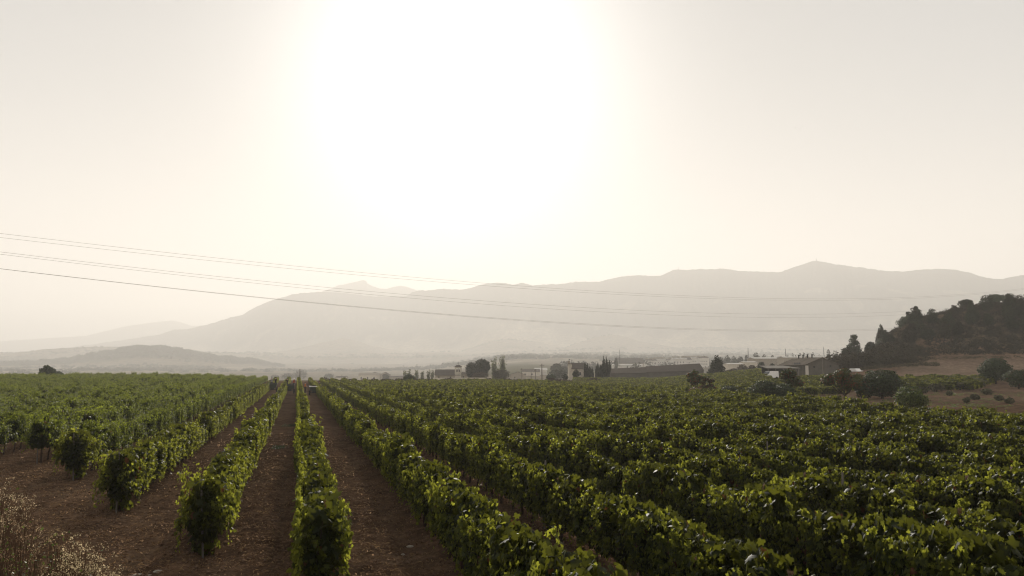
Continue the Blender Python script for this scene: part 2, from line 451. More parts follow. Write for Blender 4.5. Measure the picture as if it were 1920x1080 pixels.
# ------------------------------------------------------------------ mountains
def mountain(name, pts, dist, L, label, seed, px0, px1, cols=900, rough=1.0):
    pxs = np.linspace(px0, px1, cols)
    pp = [p[0] for p in pts]; yy = [p[1] for p in pts]
    y_ = np.interp(pxs, pp, yy)
    D = np.interp(pxs, [d[0] for d in dist], [d[1] for d in dist])
    tt = np.array([T(p, v) for p, v in zip(pxs, y_)])
    zc = np.array([P(p, v, d)[2] for p, v, d in zip(pxs, y_, D)])
    zc = zc + rough*(7*fbm(pxs/9, pxs*0+seed, 3, seed) + 5*fbm(pxs/1.7, pxs*0, 2, seed+3))
    us = np.concatenate([np.linspace(-.5, 0, 8), np.linspace(0, 1, 90)[1:]])   # back slope, then crest to foot
    U, J = np.meshgrid(us, np.arange(cols), indexing='ij')
    Dj = D[J] - U*L
    X = tt[J]*Dj; Yw = Dj
    s = np.where(U < 0, 1-(-U)*1.2, 1 - np.clip(U, 0, 1)**1.0)
    base = ground_z(X.ravel(), Yw.ravel()).reshape(X.shape)
    foot = base - 8
    gul = fbm(X/260, Yw/620, 5, seed+9)
    prof = s**1.25
    z = foot + (zc[J]-foot)*prof + np.sin(np.clip(U, 0, 1)*math.pi)*gul*170*rough*np.clip((zc[J]-foot)/350, .1, 1)
    z = z + rough*4*fbm(X/14, Yw/25, 2, seed+5)*(U > 0)
    V = np.stack([X.ravel(), Yw.ravel(), z.ravel()], 1)
    n0, n1 = X.shape
    id_ = np.arange(n0*n1).reshape(n0, n1)
    q = np.stack([id_[:-1, :-1], id_[:-1, 1:], id_[1:, 1:], id_[1:, :-1]], -1).reshape(-1, 4)
    me = npmesh(name, V, q, True)
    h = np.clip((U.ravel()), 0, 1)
    fo = np.array([.06,.056,.04]); fi = np.array([.40,.36,.28])  # forest tone; pale field tone that also paints mist brightness at the foot
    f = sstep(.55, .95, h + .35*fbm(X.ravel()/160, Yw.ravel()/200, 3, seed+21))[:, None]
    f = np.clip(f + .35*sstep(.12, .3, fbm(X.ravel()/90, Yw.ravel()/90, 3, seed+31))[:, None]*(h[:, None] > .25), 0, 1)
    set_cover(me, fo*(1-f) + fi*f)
    o = link(name, me, mats=[SOIL])
    tag(o, label, kind='structure')
    return o

MAIN = [(-400,690),(0,662),(100,655),(170,646),(240,636),(300,627),(325,618),(350,617),(370,613),(400,605),(430,596),(455,590),(480,575),(500,566),(520,560),
        (545,553),(565,549),(600,547),(640,549),(700,556),(760,556),(772,549),(785,544),(800,545),(830,541),(862,543),(880,541),(900,534),(930,530),(950,531),(962,534),
        (978,530),(1000,535),(1030,533),(1055,532),(1070,529),(1100,528),(1120,529),(1145,523),(1165,519),(1190,516),(1215,517),(1240,517),(1252,511),(1262,506),
        (1285,506),(1330,504),(1355,504),(1390,508),(1430,509),(1460,510),(1485,503),(1500,497),(1515,492),(1531,489),(1545,492),(1570,496),(1620,502),(1660,508),
        (1690,509),(1740,505),(1765,504),(1790,505),(1820,512),(1840,519),(1865,522),(1880,523),(1900,518),(1920,516),(2100,505),(2400,520)]
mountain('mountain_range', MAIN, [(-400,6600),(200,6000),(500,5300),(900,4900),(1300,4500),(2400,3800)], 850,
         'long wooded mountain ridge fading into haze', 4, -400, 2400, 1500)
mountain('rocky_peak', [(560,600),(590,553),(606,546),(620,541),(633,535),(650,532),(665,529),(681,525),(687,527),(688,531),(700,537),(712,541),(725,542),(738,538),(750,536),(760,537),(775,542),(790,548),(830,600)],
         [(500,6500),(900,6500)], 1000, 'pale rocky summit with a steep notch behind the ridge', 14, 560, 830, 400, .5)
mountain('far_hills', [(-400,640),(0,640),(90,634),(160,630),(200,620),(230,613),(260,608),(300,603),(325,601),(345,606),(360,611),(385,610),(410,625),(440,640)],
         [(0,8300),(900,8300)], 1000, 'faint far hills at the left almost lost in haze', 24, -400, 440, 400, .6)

# ------------------------------------------------------------------ leaves
LEAF2D = np.array([(0,.30),(0,-.02),(.33,-.24),(.54,.08),(.37,.24),(.50,.60),(.19,.58),(0,.98),(-.19,.58),(-.50,.60),(-.37,.24),(-.54,.08),(-.33,-.24)])
LEAFT = np.array([(0, i, i+1 if i < 12 else 1) for i in range(1, 13)])
RHOMB = np.array([(0,-.5),(.32,0),(0,.5),(-.32,0)])
def unit(v): return v/np.maximum(np.linalg.norm(v, axis=-1, keepdims=True), 1e-9)
def leaves(C, Nn, Tt, size, rng, shape='grape'):
    """C centres, Nn normals, Tt tip directions -> V, F"""
    n = len(C)
    Nn = unit(Nn); Tt = unit(Tt - Nn*np.sum(Tt*Nn, 1, keepdims=True)); B = np.cross(Tt, Nn)
    S = LEAF2D if shape == 'grape' else RHOMB
    u = S[:, 0][None, :, None]; v = S[:, 1][None, :, None]
    sz = np.asarray(size).reshape(-1, 1, 1)
    if shape == 'grape':
        fold = rng.uniform(.05, .45, (n, 1, 1)); droop = rng.uniform(0, .45, (n, 1, 1))
        w_ = -fold*np.abs(u) - droop*v*v
    else:
        w_ = -rng.uniform(-.2, .35, (n, 1, 1))*np.abs(v)
    V = C[:, None, :] + sz*(B[:, None, :]*u + Tt[:, None, :]*v + Nn[:, None, :]*w_)
    k = S.shape[0]
    if shape == 'grape': Fc = (np.arange(n)[:, None, None]*k + LEAFT[None]).reshape(-1, 3)
    else: Fc = (np.arange(n)[:, None]*k + np.arange(4)[None])
    return V.reshape(-1, 3), Fc, k
def leafobj(name, V, Fc, age, k, mat, parent=None, loc=None):
    me = npmesh(name, V, Fc)
    a = me.attributes.new('age', 'FLOAT', 'POINT')
    a.data.foreach_set('value', np.repeat(np.clip(age, 0, 1), k).astype(np.float32))
    return link(name, me, parent, loc, [mat])

# ------------------------------------------------------------------ grapevines
def vine_mesh(seed, kind='full'):
    rng = np.random.default_rng(seed)
    C = []; NN = []; TT = []; SZ = []; AG = []
    nsh = {'full': 92, 'lean': 80, 'end': 86}[kind]
    low = {'full': .50, 'lean': .74, 'end': .52}[kind]
    wild = rng.uniform(.85, 1.15)
    nt_ = 8                                                    # shoots grow in tufts, which gives the hedge its lumps
    tufts = []
    for i in range(nt_):
        sd_ = rng.choice([-1, 1]); tufts.append((-.58 + 1.16*(i+.5)/nt_ + rng.normal(0, .05), sd_*rng.uniform(.05, .75), rng.normal(0, .4), rng.uniform(.55, 1.25), sd_))
    for i in range(nsh):
        ty, lean, ly, tl_, side = tufts[rng.integers(nt_)]
        p = np.array([rng.normal(0, .06), ty + rng.normal(0, .06), low + rng.uniform(-.05, .2)])
        d = unit(np.array([lean + rng.normal(0, .13), ly + rng.normal(0, .14), 1.0]))
        Ls = rng.uniform(.8, 1.15)*wild*tl_
        if rng.random() < .10: Ls *= 1.45
        if rng.random() < .27:                               # a shoot that hangs out to the side and down
            side = rng.choice([-1, 1]); d = unit(np.array([side*.9, rng.normal(0, .5), .45])); Ls *= .9
        step = .041
        g_ = rng.uniform(.05, .15)
        m = int(Ls/step)
        for j in range(m):
            f = j/m
            d = unit(d + np.array([side*.012, 0, -g_*(.25+1.9*f*f)]) + rng.normal(0, .05, 3))
            if p[2] > 1.68: d = unit(d + np.array([side*.09, 0, -.20]))
            p = p + d*step
            lim = .31 if kind == 'full' else .42
            if abs(p[0]) > lim: p[0] = math.copysign(lim + (abs(p[0])-lim)*.5, p[0])
            if p[2] < .22: break
            sd = unit(np.cross(d, [0, 0, 1.0]) + rng.normal(0, .35, 3)) * (1 if j % 2 else -1)
            lc = p + sd*rng.uniform(.02, .075)
            outw = unit(np.array([p[0]*2.4, sd[1]*.4, .26]) + rng.normal(0, .42, 3))
            C.append(lc); NN.append(outw); TT.append(sd*.6 + np.array([0, 0, -.8]) + rng.normal(0, .3, 3))
            s = rng.uniform(.048, .088)*(1 - .45*max(0, f-.72)/.28)
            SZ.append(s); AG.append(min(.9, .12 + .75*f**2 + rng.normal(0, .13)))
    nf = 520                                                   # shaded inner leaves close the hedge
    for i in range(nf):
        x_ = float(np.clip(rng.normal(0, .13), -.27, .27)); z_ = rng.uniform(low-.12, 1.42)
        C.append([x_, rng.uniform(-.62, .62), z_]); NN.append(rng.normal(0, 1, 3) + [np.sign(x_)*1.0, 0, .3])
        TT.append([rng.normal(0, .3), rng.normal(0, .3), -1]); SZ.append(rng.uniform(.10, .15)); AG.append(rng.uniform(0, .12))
    if kind == 'end':
        for i in range(300):
            a_ = rng.uniform(0, 2*math.pi); z_ = rng.uniform(.10, 1.40); rr = rng.uniform(.10, .34)*(1 - .25*abs(z_-.95))
            C.append([rr*math.cos(a_), rr*math.sin(a_)*1.4 + .05, z_]); NN.append([math.cos(a_), math.sin(a_), .35] + rng.normal(0, .35, 3))
            TT.append([0, 0, -1] + rng.normal(0, .3, 3)); SZ.append(rng.uniform(.075, .12)); AG.append(rng.uniform(0, .5))
    AG = np.array(AG); nd = rng.random(len(AG)) < .012; AG[nd] = 1.0
    V, Fc, k = leaves(np.array(C), np.array(NN), np.array(TT), np.array(SZ), rng)
    me = npmesh('foliage', V, Fc)
    a = me.attributes.new('age', 'FLOAT', 'POINT'); a.data.foreach_set('value', np.repeat(np.clip(AG, 0, 1), k).astype(np.float32))
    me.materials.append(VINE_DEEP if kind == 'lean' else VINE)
    return me
def trunk_mesh(seed):
    rng = random.Random(seed); b = MB()
    pts = [(0, 0, -.12)]
    x = y = 0
    for i in range(1, 8):
        x += rng.uniform(-.025, .025); y += rng.uniform(-.03, .03); pts.append((x, y, i*.115))
    b.tube(pts, [.038-.0022*i for i in range(8)], 6)
    for sgn in (-1, 1):
        q = [(x, y, .78)]; zz = .80
        for i in range(1, 5): q.append((x+rng.uniform(-.02, .02), y+sgn*i*.14, zz+rng.uniform(-.02, .03)))
        b.tube(q, [.022, .02, .017, .014, .01], 5)
    for i in range(4):
        a = rng.uniform(-.5, .5); b.tube([(x, a, .8), (x+rng.uniform(-.1, .1), a+rng.uniform(-.1, .1), 1.2)], [.008, .004], 4)
    me = bpy.data.meshes.new('trunk'); me.from_pydata(b.v, [], b.f); me.materials.append(BARK); me.update()
    return me
FULL = [vine_mesh(100+i, 'full') for i in range(8)]
LEAN = [vine_mesh(200+i, 'lean') for i in range(6)]
ENDV = [vine_mesh(300+i, 'end') for i in range(5)]
TRK = [trunk_mesh(400+i) for i in range(5)]

def start_Y(k):
    tab = {4: 13.6, 3: 17.7, 2: 22.6, 1: 29.0, 0: 34.2, 5: 8.4}
    if k in tab: return tab[k]
    return 35.6 + .8*(-k-1) if k < 0 else 6.6
BX = ([0, 49, 52, 70, 82, 100, 150, 205], [60, 31.5, 27, 25, 23.5, 22.7, 18, 11])
rngv = random.Random(5)
plants = []     # x, y, k, first?, field
for k in range(-75, 26):
    p = row_p(k)
    s = (start_Y(k) - p*RN[1]) / RD[1]
    first = True
    while True:
        x = p*RN[0] + s*RD[0]; y = p*RN[1] + s*RD[1]
        if y > 206: break
        t = x/max(y, 1)
        s += 1.12 + rngv.uniform(-.06, .06)
        if t < -.80 or x > np.interp(y, *BX): first = False; continue
        if t > .86 and y > 12: continue
        plants.append((x + rngv.uniform(-.04, .04), y, k, first, 1)); first = False
def in_view(x, y):
    t = x/max(y, 1); return abs(t) < .655 and y > 7.6
near = sorted([q for q in plants if in_view(q[0], q[1])], key=lambda q: math.hypot(q[0], q[1]))[:290]
nearset = set((q[0], q[1]) for q in near)

ORD = ['first','second','third','fourth','fifth','sixth','seventh','eighth','ninth','tenth','eleventh','twelfth','thirteenth','fourteenth','fifteenth','sixteenth','seventeenth','eighteenth']
def row_words(k):
    if k == 4: return 'centre row between the two bare dirt tracks'
    if k < 4: return '%s row left of the centre row' % ORD[3-k]
    return '%s row right of the centre row' % ORD[k-5]
END_LABELS = {4: 'bright bushy grapevine ending the centre row at the bottom edge',
              3: 'tall dark-fronted grapevine ending the first row left of centre',
              2: 'dark shaggy grapevine with low hanging shoot ending the second row left of centre',
              1: 'dark rounded grapevine ending the third row left of centre',
              0: 'grapevine on bare trunks ending the fourth row left of centre'}
def vine_scale(x, y, k):
    f = 1 + .13*(2*vnoise(np.array(x*.45), np.array(y*.45), 3)-1) + .08*(2*vnoise(np.array(x*.12), np.array(y*.12), 8)-1)
    return float(f)
for (x, y, k, first, fld) in near:
    rr = rngv
    e = empty('grapevine', (x, y, gz(x, y) - .02), -TILT + (math.pi if rr.random() < .5 else 0) + rr.uniform(-.08, .08))
    isend = first and k in END_LABELS
    pool = ENDV if isend and k in (1, 2, 3) else (LEAN if k <= 1 else FULL)
    if isend: e.rotation_euler[2] = -TILT
    me = pool[rr.randrange(len(pool))]
    link('foliage', me, e); link('trunk', TRK[rr.randrange(5)], e)
    s = vine_scale(x, y, k)*rr.uniform(.88, 1.12)
    e.scale = (s*rr.uniform(.92, 1.1)*(1.0 if k <= 3 else .95), 1, s*(1.05 if isend or k > 4 else 1))
    if isend: tag(e, END_LABELS[k], 'grapevine', 'grapevines in the ' + row_words(k))
    else: tag(e, 'leafy green grapevine within the ' + row_words(k), 'grapevine', 'grapevines in the ' + row_words(k))

# the remaining thousands of vines: one stuff object that instances the same vines
def scatter(name, pts, rots, scls, picks, pairs, label, mat_dummy=None):
    me = bpy.data.meshes.new(name)
    me.from_pydata([tuple(p) for p in pts], [], [])
    for nm, ty, arr in (('rz', 'FLOAT', rots), ('pick', 'INT', picks)):
        a = me.attributes.new(nm, ty, 'POINT'); a.data.foreach_set('value', np.array(arr, dtype=np.float32 if ty == 'FLOAT' else np.int32))
    a = me.attributes.new('scl', 'FLOAT_VECTOR', 'POINT'); a.data.foreach_set('vector', np.array(scls, dtype=np.float32).ravel())
    o = link(name, me)
    ng = bpy.data.node_groups.new(name, 'GeometryNodeTree')
    ng.interface.new_socket('Geometry', in_out='INPUT', socket_type='NodeSocketGeometry')
    ng.interface.new_socket('Geometry', in_out='OUTPUT', socket_type='NodeSocketGeometry')
    gi = ng.nodes.new('NodeGroupInput'); go = ng.nodes.new('NodeGroupOutput')
    iop = ng.nodes.new('GeometryNodeInstanceOnPoints')
    jall = ng.nodes.new('GeometryNodeJoinGeometry')
    gis = []
    for objs in pairs:
        jj = ng.nodes.new('GeometryNodeJoinGeometry')
        for ob in objs:
            oi = ng.nodes.new('GeometryNodeObjectInfo'); oi.inputs['Object'].default_value = ob
            oi.transform_space = 'ORIGINAL'
            ng.links.new(oi.outputs['Geometry'], jj.inputs[0])
        g2 = ng.nodes.new('GeometryNodeGeometryToInstance')
        ng.links.new(jj.outputs[0], g2.inputs[0]); gis.append(g2)
    for g2 in reversed(gis): ng.links.new(g2.outputs[0], jall.inputs[0])
    def attr(nm, ty):
        n = ng.nodes.new('GeometryNodeInputNamedAttribute'); n.data_type = ty; n.inputs['Name'].default_value = nm
        return [s for s in n.outputs if s.enabled and s.name == 'Attribute'][0]
    cx = ng.nodes.new('ShaderNodeCombineXYZ')
    ng.links.new(attr('rz', 'FLOAT'), cx.inputs['Z'])
    ng.links.new(gi.outputs[0], iop.inputs['Points']); ng.links.new(jall.outputs[0], iop.inputs['Instance'])
    iop.inputs['Pick Instance'].default_value = True
    ng.links.new(attr('pick', 'INT'), iop.inputs['Instance Index'])
    ng.links.new(cx.outputs[0], iop.inputs['Rotation']); ng.links.new(attr('scl', 'FLOAT_VECTOR'), iop.inputs['Scale'])
    ng.links.new(iop.outputs[0], go.inputs[0])
    md = o.modifiers.new('scatter', 'NODES'); md.node_group = ng
    tag(o, label, None, None, 'stuff')
    return o
# one vine of each shape stands in the near rows; find their foliage objects
fol = {}; trn = {}
for o in COL.objects:
    if o.name.startswith('foliage'): fol.setdefault(o.data.name, o)
    if o.name.startswith('trunk'): trn.setdefault(o.data.name, o)
fl = [fol[m.name] for m in FULL if m.name in fol]; ll = [fol[m.name] for m in LEAN if m.name in fol]; tl = list(trn.values())
pairs = [(f, tl[i % len(tl)]) for i, f in enumerate(fl + ll)]
P_, R_, S_, K_ = [], [], [], []
rest = [q for q in plants if (q[0], q[1]) not in nearset]
xs = np.array([q[0] for q in rest]); ys = np.array([q[1] for q in rest]); zs = ground_z(xs, ys) + soil_detail(xs, ys)
for (x, y, k, first, fld), z in zip(rest, zs):
    if rngv.random() < .012: continue
    P_.append((x, y, z-.02)); R_.append(-TILT + (math.pi if rngv.random() < .5 else 0) + rngv.uniform(-.1, .1))
    s = vine_scale(x, y, k)*(rngv.uniform(.84, 1.14) if k < 4 else rngv.uniform(.91, 1.11)); S_.append((s*rngv.uniform(.80, 1.05), 1, s*(1.06 if k > 4 else 1)))
    K_.append(len(fl) + rngv.randrange(len(ll)) if k <= 1 else rngv.randrange(len(fl)))
scatter('vineyard_rows', P_, R_, S_, K_, pairs, 'dense green vineyard rows filling the middle distance')
# the second vineyard beyond the line of small trees
P_, R_, S_, K_ = [], [], [], []
for k in range(-40, 90):
    s = 60
    p = k*2.6
    a2 = R(-24)
    while s < 330:
        s += 1.2
        x = p*math.cos(a2) + s*math.sin(a2); y = -p*math.sin(a2) + s*math.cos(a2)
        t = x/max(y, 1); px = 960 + F*t
        if y < 96 or y > 262 or px < 900: continue
        ok = False
        bx = float(np.interp(y, *BX))
        if y < 204 and x > bx + 1.5 and y > 112 and px < 1440: ok = True
        if y >= 208 and px < 1425 and px > 1075 and y < 250: ok = True
        if 104 < y < 150 and 1440 <= px < 1570: ok = True
        if 112 < y < 137 and 1570 <= px < 1870 - (137-y)*2: ok = True
        if not ok: continue
        P_.append((x, y, float(ground_z(x, y)) - .1)); R_.append(-a2 + (math.pi if rngv.random() < .5 else 0))
        q_ = rngv.uniform(.7, 1.0); S_.append((q_*1.1, 1, q_)); K_.append(rngv.randrange(len(fl)))
scatter('distant_vineyard', P_, R_, S_, K_, pairs, 'muted green vineyard beyond the small almond trees')

# stakes of the trellis
def post_mesh():
    b = MB(); b.tube([(0,0,-.3),(0,0,1.62)], .024, 8); b.tube([(0,0,1.60),(0,0,1.65)], [.026,.016], 8)
    b.tube([(0,-.04,1.05),(0,.04,1.05)], .008, 4); b.tube([(0,-.04,1.5),(0,.04,1.5)], .008, 4)
    me = bpy.data.meshes.new('trellis_post'); me.from_pydata(b.v, [], b.f); me.materials.append(WOOD); me.update(); return me
POST = post_mesh()
def post(x, y, label, group, lean=0):
    o = link('trellis_post', POST, None, (x, y, gz(x, y))); o.rotation_euler = (lean, random.Random(int(x*100)).uniform(-.04, .04), 0)
    tag(o, label, 'post', group)
for k in (0, 1, 2, 3):
    p = row_p(k); s = (start_Y(k) - .36 - p*RN[1])/RD[1]
    post(p*RN[0]+s*RD[0], p*RN[1]+s*RD[1], 'grey wooden stake at the near end of the ' + row_words(k), 'stakes ending the left vine rows', .05)
for k, Y in ((7, 12.6), (8, 17.5), (10, 15.5), (6, 20), (9, 25)):
    p = row_p(k); s = (Y - p*RN[1])/RD[1]
    post(p*RN[0]+s*RD[0], p*RN[1]+s*RD[1], 'grey wooden stake half hidden in leaves of the ' + row_words(k), 'stakes inside the right vine rows')

# ------------------------------------------------------------------ litter, clods, straw on the soil
def litter():
    rng = np.random.default_rng(77)
    n = 48000
    r = 8 + 42*rng.random(n)**1.15
    a = np.radians(rng.uniform(-36, 8, n)); x = r*np.sin(a); y = r*np.cos(a)
    z = ground_z(x, y) + soil_detail(x, y)
    # clods: squashed irregular octahedra
    s = .006 + .024*rng.random(n)**4*2.0
    base = np.array([(1,0,0),(0,1,0),(-1,0,0),(0,-1,0),(0,0,.8),(0,0,-.5)])
    V = base[None]*(s[:, None, None])*rng.uniform(.55, 1.35, (n, 6, 1)) + rng.normal(0, .18, (n, 6, 3))*s[:, None, None]
    th = rng.uniform(0, 6.28, n); c, sn = np.cos(th), np.sin(th)
    VX = V[..., 0]*c[:, None]-V[..., 1]*sn[:, None]; VY = V[..., 0]*sn[:, None]+V[..., 1]*c[:, None]
    V = np.stack([VX+x[:, None], VY+y[:, None], V[..., 2]+(z+s*.3)[:, None]], -1)
    f = np.array([(0,1,4),(1,2,4),(2,3,4),(3,0,4),(1,0,5),(2,1,5),(3,2,5),(0,3,5)])
    me = npmesh('soil_clods', V.reshape(-1, 3), (np.arange(n)[:, None, None]*6+f[None]).reshape(-1, 3))
    m = plain('clod_earth', (.12,.07,.042), (.24,.16,.105), .9, .95)
    o = link('soil_clods', me, mats=[m]); tag(o, 'loose brown clods and pebbles on the tilled soil', None, None, 'stuff')
    # straw: thin bent strips
    n = 60000
    r = 7.5 + 34*rng.random(n)**1.2
    a = np.radians(rng.uniform(-36, 6, n)); x = r*np.sin(a); y = r*np.cos(a)
    keep = (fbm(x/1.3, y/1.3, 3, 88) > -.03) | (rng.random(n) < .25)
    x, y = x[keep], y[keep]; n = len(x)
    z = ground_z(x, y) + soil_detail(x, y)
    L = rng.uniform(.03, .13, n); th = rng.uniform(0, 6.28, n); wd = rng.uniform(.004, .009, n)
    el = rng.uniform(-.1, .55, n)
    d = np.stack([np.cos(th)*np.cos(el), np.sin(th)*np.cos(el), np.sin(el)], -1)
    sd = np.stack([-np.sin(th), np.cos(th), rng.normal(0, .4, n)], -1)
    p0 = np.stack([x, y, z+.006], -1); mid = p0 + d*L[:, None]*.5 + np.array([0,0,1])*L[:, None]*.12 + sd*L[:, None]*.1; p2 = p0 + d*L[:, None]
    p2[:, 2] -= L*.12*(el > .1)
    V = np.stack([p0-sd*wd[:, None], p0+sd*wd[:, None], mid+sd*wd[:, None], mid-sd*wd[:, None], p2+sd*wd[:, None]*.5, p2-sd*wd[:, None]*.5], 1)
    f = np.array([(0,1,2,3),(3,2,4,5)])
    o = leafobj('straw_litter', V.reshape(-1, 3), (np.arange(n)[:, None, None]*6+f[None]).reshape(-1, 4), rng.random(n)*.8, 6, DRYST)
    tag(o, 'dry straw and dead leaves scattered between the rows', None, None, 'stuff')
def dead_leaves():
    rng = np.random.default_rng(78)
    n = 52000
    r = 7.5 + 46*rng.random(n)**1.25
    a = np.radians(rng.uniform(-37, 8, n)); x = r*np.sin(a); y = r*np.cos(a)
    keep = rng.random(n) < .18 + 1.9*np.clip(fbm(x/1.1, y/1.1, 3, 98) + .12, 0, .5)
    x, y = x[keep], y[keep]; n = len(x)
    z = ground_z(x, y) + soil_detail(x, y)
    sz = rng.uniform(.022, .062, n)*np.clip(.8+np.hypot(x, y)/60, .8, 1.5)
    V, Fc, k = leaves(np.stack([x, y, z + sz*.30], 1), rng.normal(0, 1, (n, 3)) + [0, -.6, .5], rng.normal(0, 1, (n, 3)), sz, rng, 'rh')
    m = leafmat('dead_leaf', (.07,.038,.02), (.17,.10,.055), (.50,.33,.19), .4, .75, .15)
    o = leafobj('fallen_leaves', V, Fc, rng.random(n)*.8, k, m); tag(o, 'curled brown fallen leaves lying over the soil', None, None, 'stuff')
dead_leaves()
litter()

for i, (px, py, w_, lb) in enumerate(((548,800,34,'dark green weed patch in the track left of the centre row'),(522,842,18,'small weed tuft lower in the track left of the centre row'),
                                 (900,1058,26,'green weed at the foot of the near right vine row'),(395,905,16,'small weed on the soil left of the first left row'))):
    a, b_ = ray(px, py); Y = HC/(-b_); x = a*Y; rngw = np.random.default_rng(600+i); W = w_*Y/F; k_ = int(160+W*300)
    c = rngw.normal(0, 1, (k_, 3))*[W*.33, W*.42, .05] + [0, 0, .07]; c[:, 2] = np.abs(c[:, 2])
    V, Fc, kk = leaves(c, rngw.normal(0, 1, (k_, 3)) + [0, -.3, .8], rngw.normal(0, 1, (k_, 3)), rngw.uniform(.03, .08, k_), rngw, 'rh')
    o = leafobj('weed', V, Fc, rngw.random(k_)*.7, kk, SHRUB, None, (x, Y, gz(x, Y))); tag(o, lb, 'weed', 'weeds in the tracks')

# pale stones near the bottom edge
rs_ = random.Random(8)
def stone(x, y, s, label):
    b = MB(); n = 9; lay = 4
    vs = []; fs = []
    for j in range(lay+1):
        q = math.pi*j/lay
        for i in range(n):
            a = 2*math.pi*i/n; rr = math.sin(q)*rs_.uniform(.8, 1.15)*s
            vs.append((rr*math.cos(a)*1.3, rr*math.sin(a)*.9, math.cos(q)*s*.42*rs_.uniform(.85, 1.1)))
    for j in range(lay):
        for i in range(n): fs.append((j*n+i, (j+1)*n+i, (j+1)*n+(i+1) % n, j*n+(i+1) % n))
    b.add(vs, fs)
    o = b.build('stone', ST, None, (x, y, gz(x, y)+s*.14)); o.rotation_euler = (0, 0, rs_.uniform(0, 6)); tag(o, label, 'stone', 'pale stones on the soil')
ST = plain('pale_limestone', (.30,.26,.20), (.48,.43,.35), 8, .85)
for px, py, s, lb in ((258,1071,.085,'flat pale stone beside the brush at the bottom edge'),(278,1075,.06,'small pale stone right of the flat one at the bottom edge'),
                      (297,1070,.075,'oval pale stone furthest right of three by the left track'),(755,1030,.06,'pale stone in the track right of the centre row'),
                      (770,1022,.08,'long pale stone beside the fourth row right of the dirt track'),(842,1010,.07,'pale stone against the foot of the right vine row')):
    Y = F*(HC-.05)/(py-YH); Y *= .985
    a, b_ = ray(px, py); Y = HC/(-b_); stone(a*Y, Y, s, lb)

# ------------------------------------------------------------------ brush on the bank
def brush():
    rng = np.random.default_rng(15)
    n = 34000
    x = rng.uniform(-15, -2.6, n); y = rng.uniform(5.2, 17, n)
    lx = [-60, -20, -9.6, -4.9, -3.6]; ly = [60, 27, 13.2, 8.6, 6.6]
    d = np.interp(x, lx, ly) - y
    keep = (d > -.6*rng.random(n)) & (x/y < -.42)
    x, y, d = x[keep], y[keep], d[keep]; n = len(x)
    z = ground_z(x, y)
    H = rng.uniform(.35, .75, n)*np.clip(.45+d*.35, .4, 1.0)
    lean = rng.normal(0, .22, (n, 2))
    m = 5
    Vs = []; 
    sd = unit(np.stack([rng.normal(0, 1, n), rng.normal(0, 1, n)*.3, np.zeros(n)], -1))
    for j in range(m):
        f = j/(m-1)
        c = np.stack([x + lean[:, 0]*H*f*f*1.6, y + lean[:, 1]*H*f*f*1.6, z-.03 + H*f*(1-.12*f)], -1)
        wd = .0058*(1-f*.7)
        Vs += [c - sd*wd, c + sd*wd]
    V = np.stack(Vs, 1)
    f = np.array([(2*j, 2*j+1, 2*j+3, 2*j+2) for j in range(m-1)])
    o = leafobj('dry_grass', V.reshape(-1, 3), (np.arange(n)[:, None, None]*2*m+f[None]).reshape(-1, 4), rng.random(n)*.8, 2*m, DRYST)
    tag(o, 'dry brown grass and weeds on the bank at the lower left', None, None, 'stuff')
    # dull seed heads over the grass
    tips = V[:, -1]; sel = rng.random(n) < .14
    tp = np.repeat(tips[sel], 5, axis=0) + rng.normal(0, .028, (sel.sum()*5, 3))
    k = len(tp)
    Vn, Fn, kk = leaves(tp, rng.normal(0, 1, (k, 3)), rng.normal(0, 1, (k, 3)), rng.uniform(.012, .03, k), rng, 'rh')
    SEED = leafmat('dull_seed_head', (.14,.085,.045), (.28,.19,.11), (.42,.30,.17), .4, .8, .1)
    o = leafobj('seed_heads', Vn, Fn, rng.random(k)*.9, kk, SEED)
    tag(o, 'dull tan seed heads over the dry grass at the lower left', None, None, 'stuff')
brush()

def seedbush(px, ytop, Y, width, h, label, seed, n=520, mat=CREAM):
    """a wiry bush with cream seed heads"""
    rng = np.random.default_rng(seed)
    a, b_ = ray(px, ytop); x = a*Y; ztop = HC + b_*Y; z0 = gz(x, Y); h = max(h, ztop - z0)
    e = empty('seed_bush', (x, Y, z0)); tag(e, label, 'bush', 'wild bushes on the bank')
    b = MB(); tips = []
    for i in range(n//4):
        th = rng.uniform(0, 6.28); ph = rng.uniform(0, 1)**.6
        tip = Vector((math.cos(th)*width*.5*ph, math.sin(th)*width*.5*ph, h*math.sqrt(max(0, 1-.55*ph*ph))*rng.uniform(.72, 1)))
        mid = tip*.5 + Vector(rng.normal(0, .03, 3)) + Vector((0, 0, h*.08))
        b.tube([(0, 0, -.05), mid, tip], [.005, .0035, .002], 3, False)
        for j in range(4):
            t2 = tip + Vector(rng.normal(0, .045, 3)) + Vector((0, 0, .02)); b.tube([mid.lerp(tip, .6), t2], [.0025, .0015], 3, False); tips.append(t2)
    b.build('stem', plain('brown_stem', (.08,.05,.03), (.14,.09,.06), 6), e)
    tp = np.array([tuple(t) for t in tips]); tp = np.repeat(tp, 9, axis=0) + rng.normal(0, .016, (len(tp)*9, 3))
    k = len(tp); V, Fc, kk = leaves(tp, rng.normal(0, 1, (k, 3)), rng.normal(0, 1, (k, 3)), rng.uniform(.008, .022, k), rng, 'rh')
    leafobj('seed_head', V, Fc, rng.random(k)*.9, kk, mat, e)
    k = 500; c = rng.normal(0, 1, (k, 3))*[width*.2, width*.2, h*.2] + [0, 0, h*.45]
    V, Fc, kk = leaves(c, rng.normal(0, 1, (k, 3)), rng.normal(0, 1, (k, 3)), rng.uniform(.02, .05, k), rng, 'rh')
    leafobj('foliage', V, Fc, rng.random(k)*.7, kk, LIGHTG, e)
DULL = leafmat('tan_seed_head', (.16,.10,.055), (.30,.21,.12), (.46,.33,.19), .4, .8, .1)
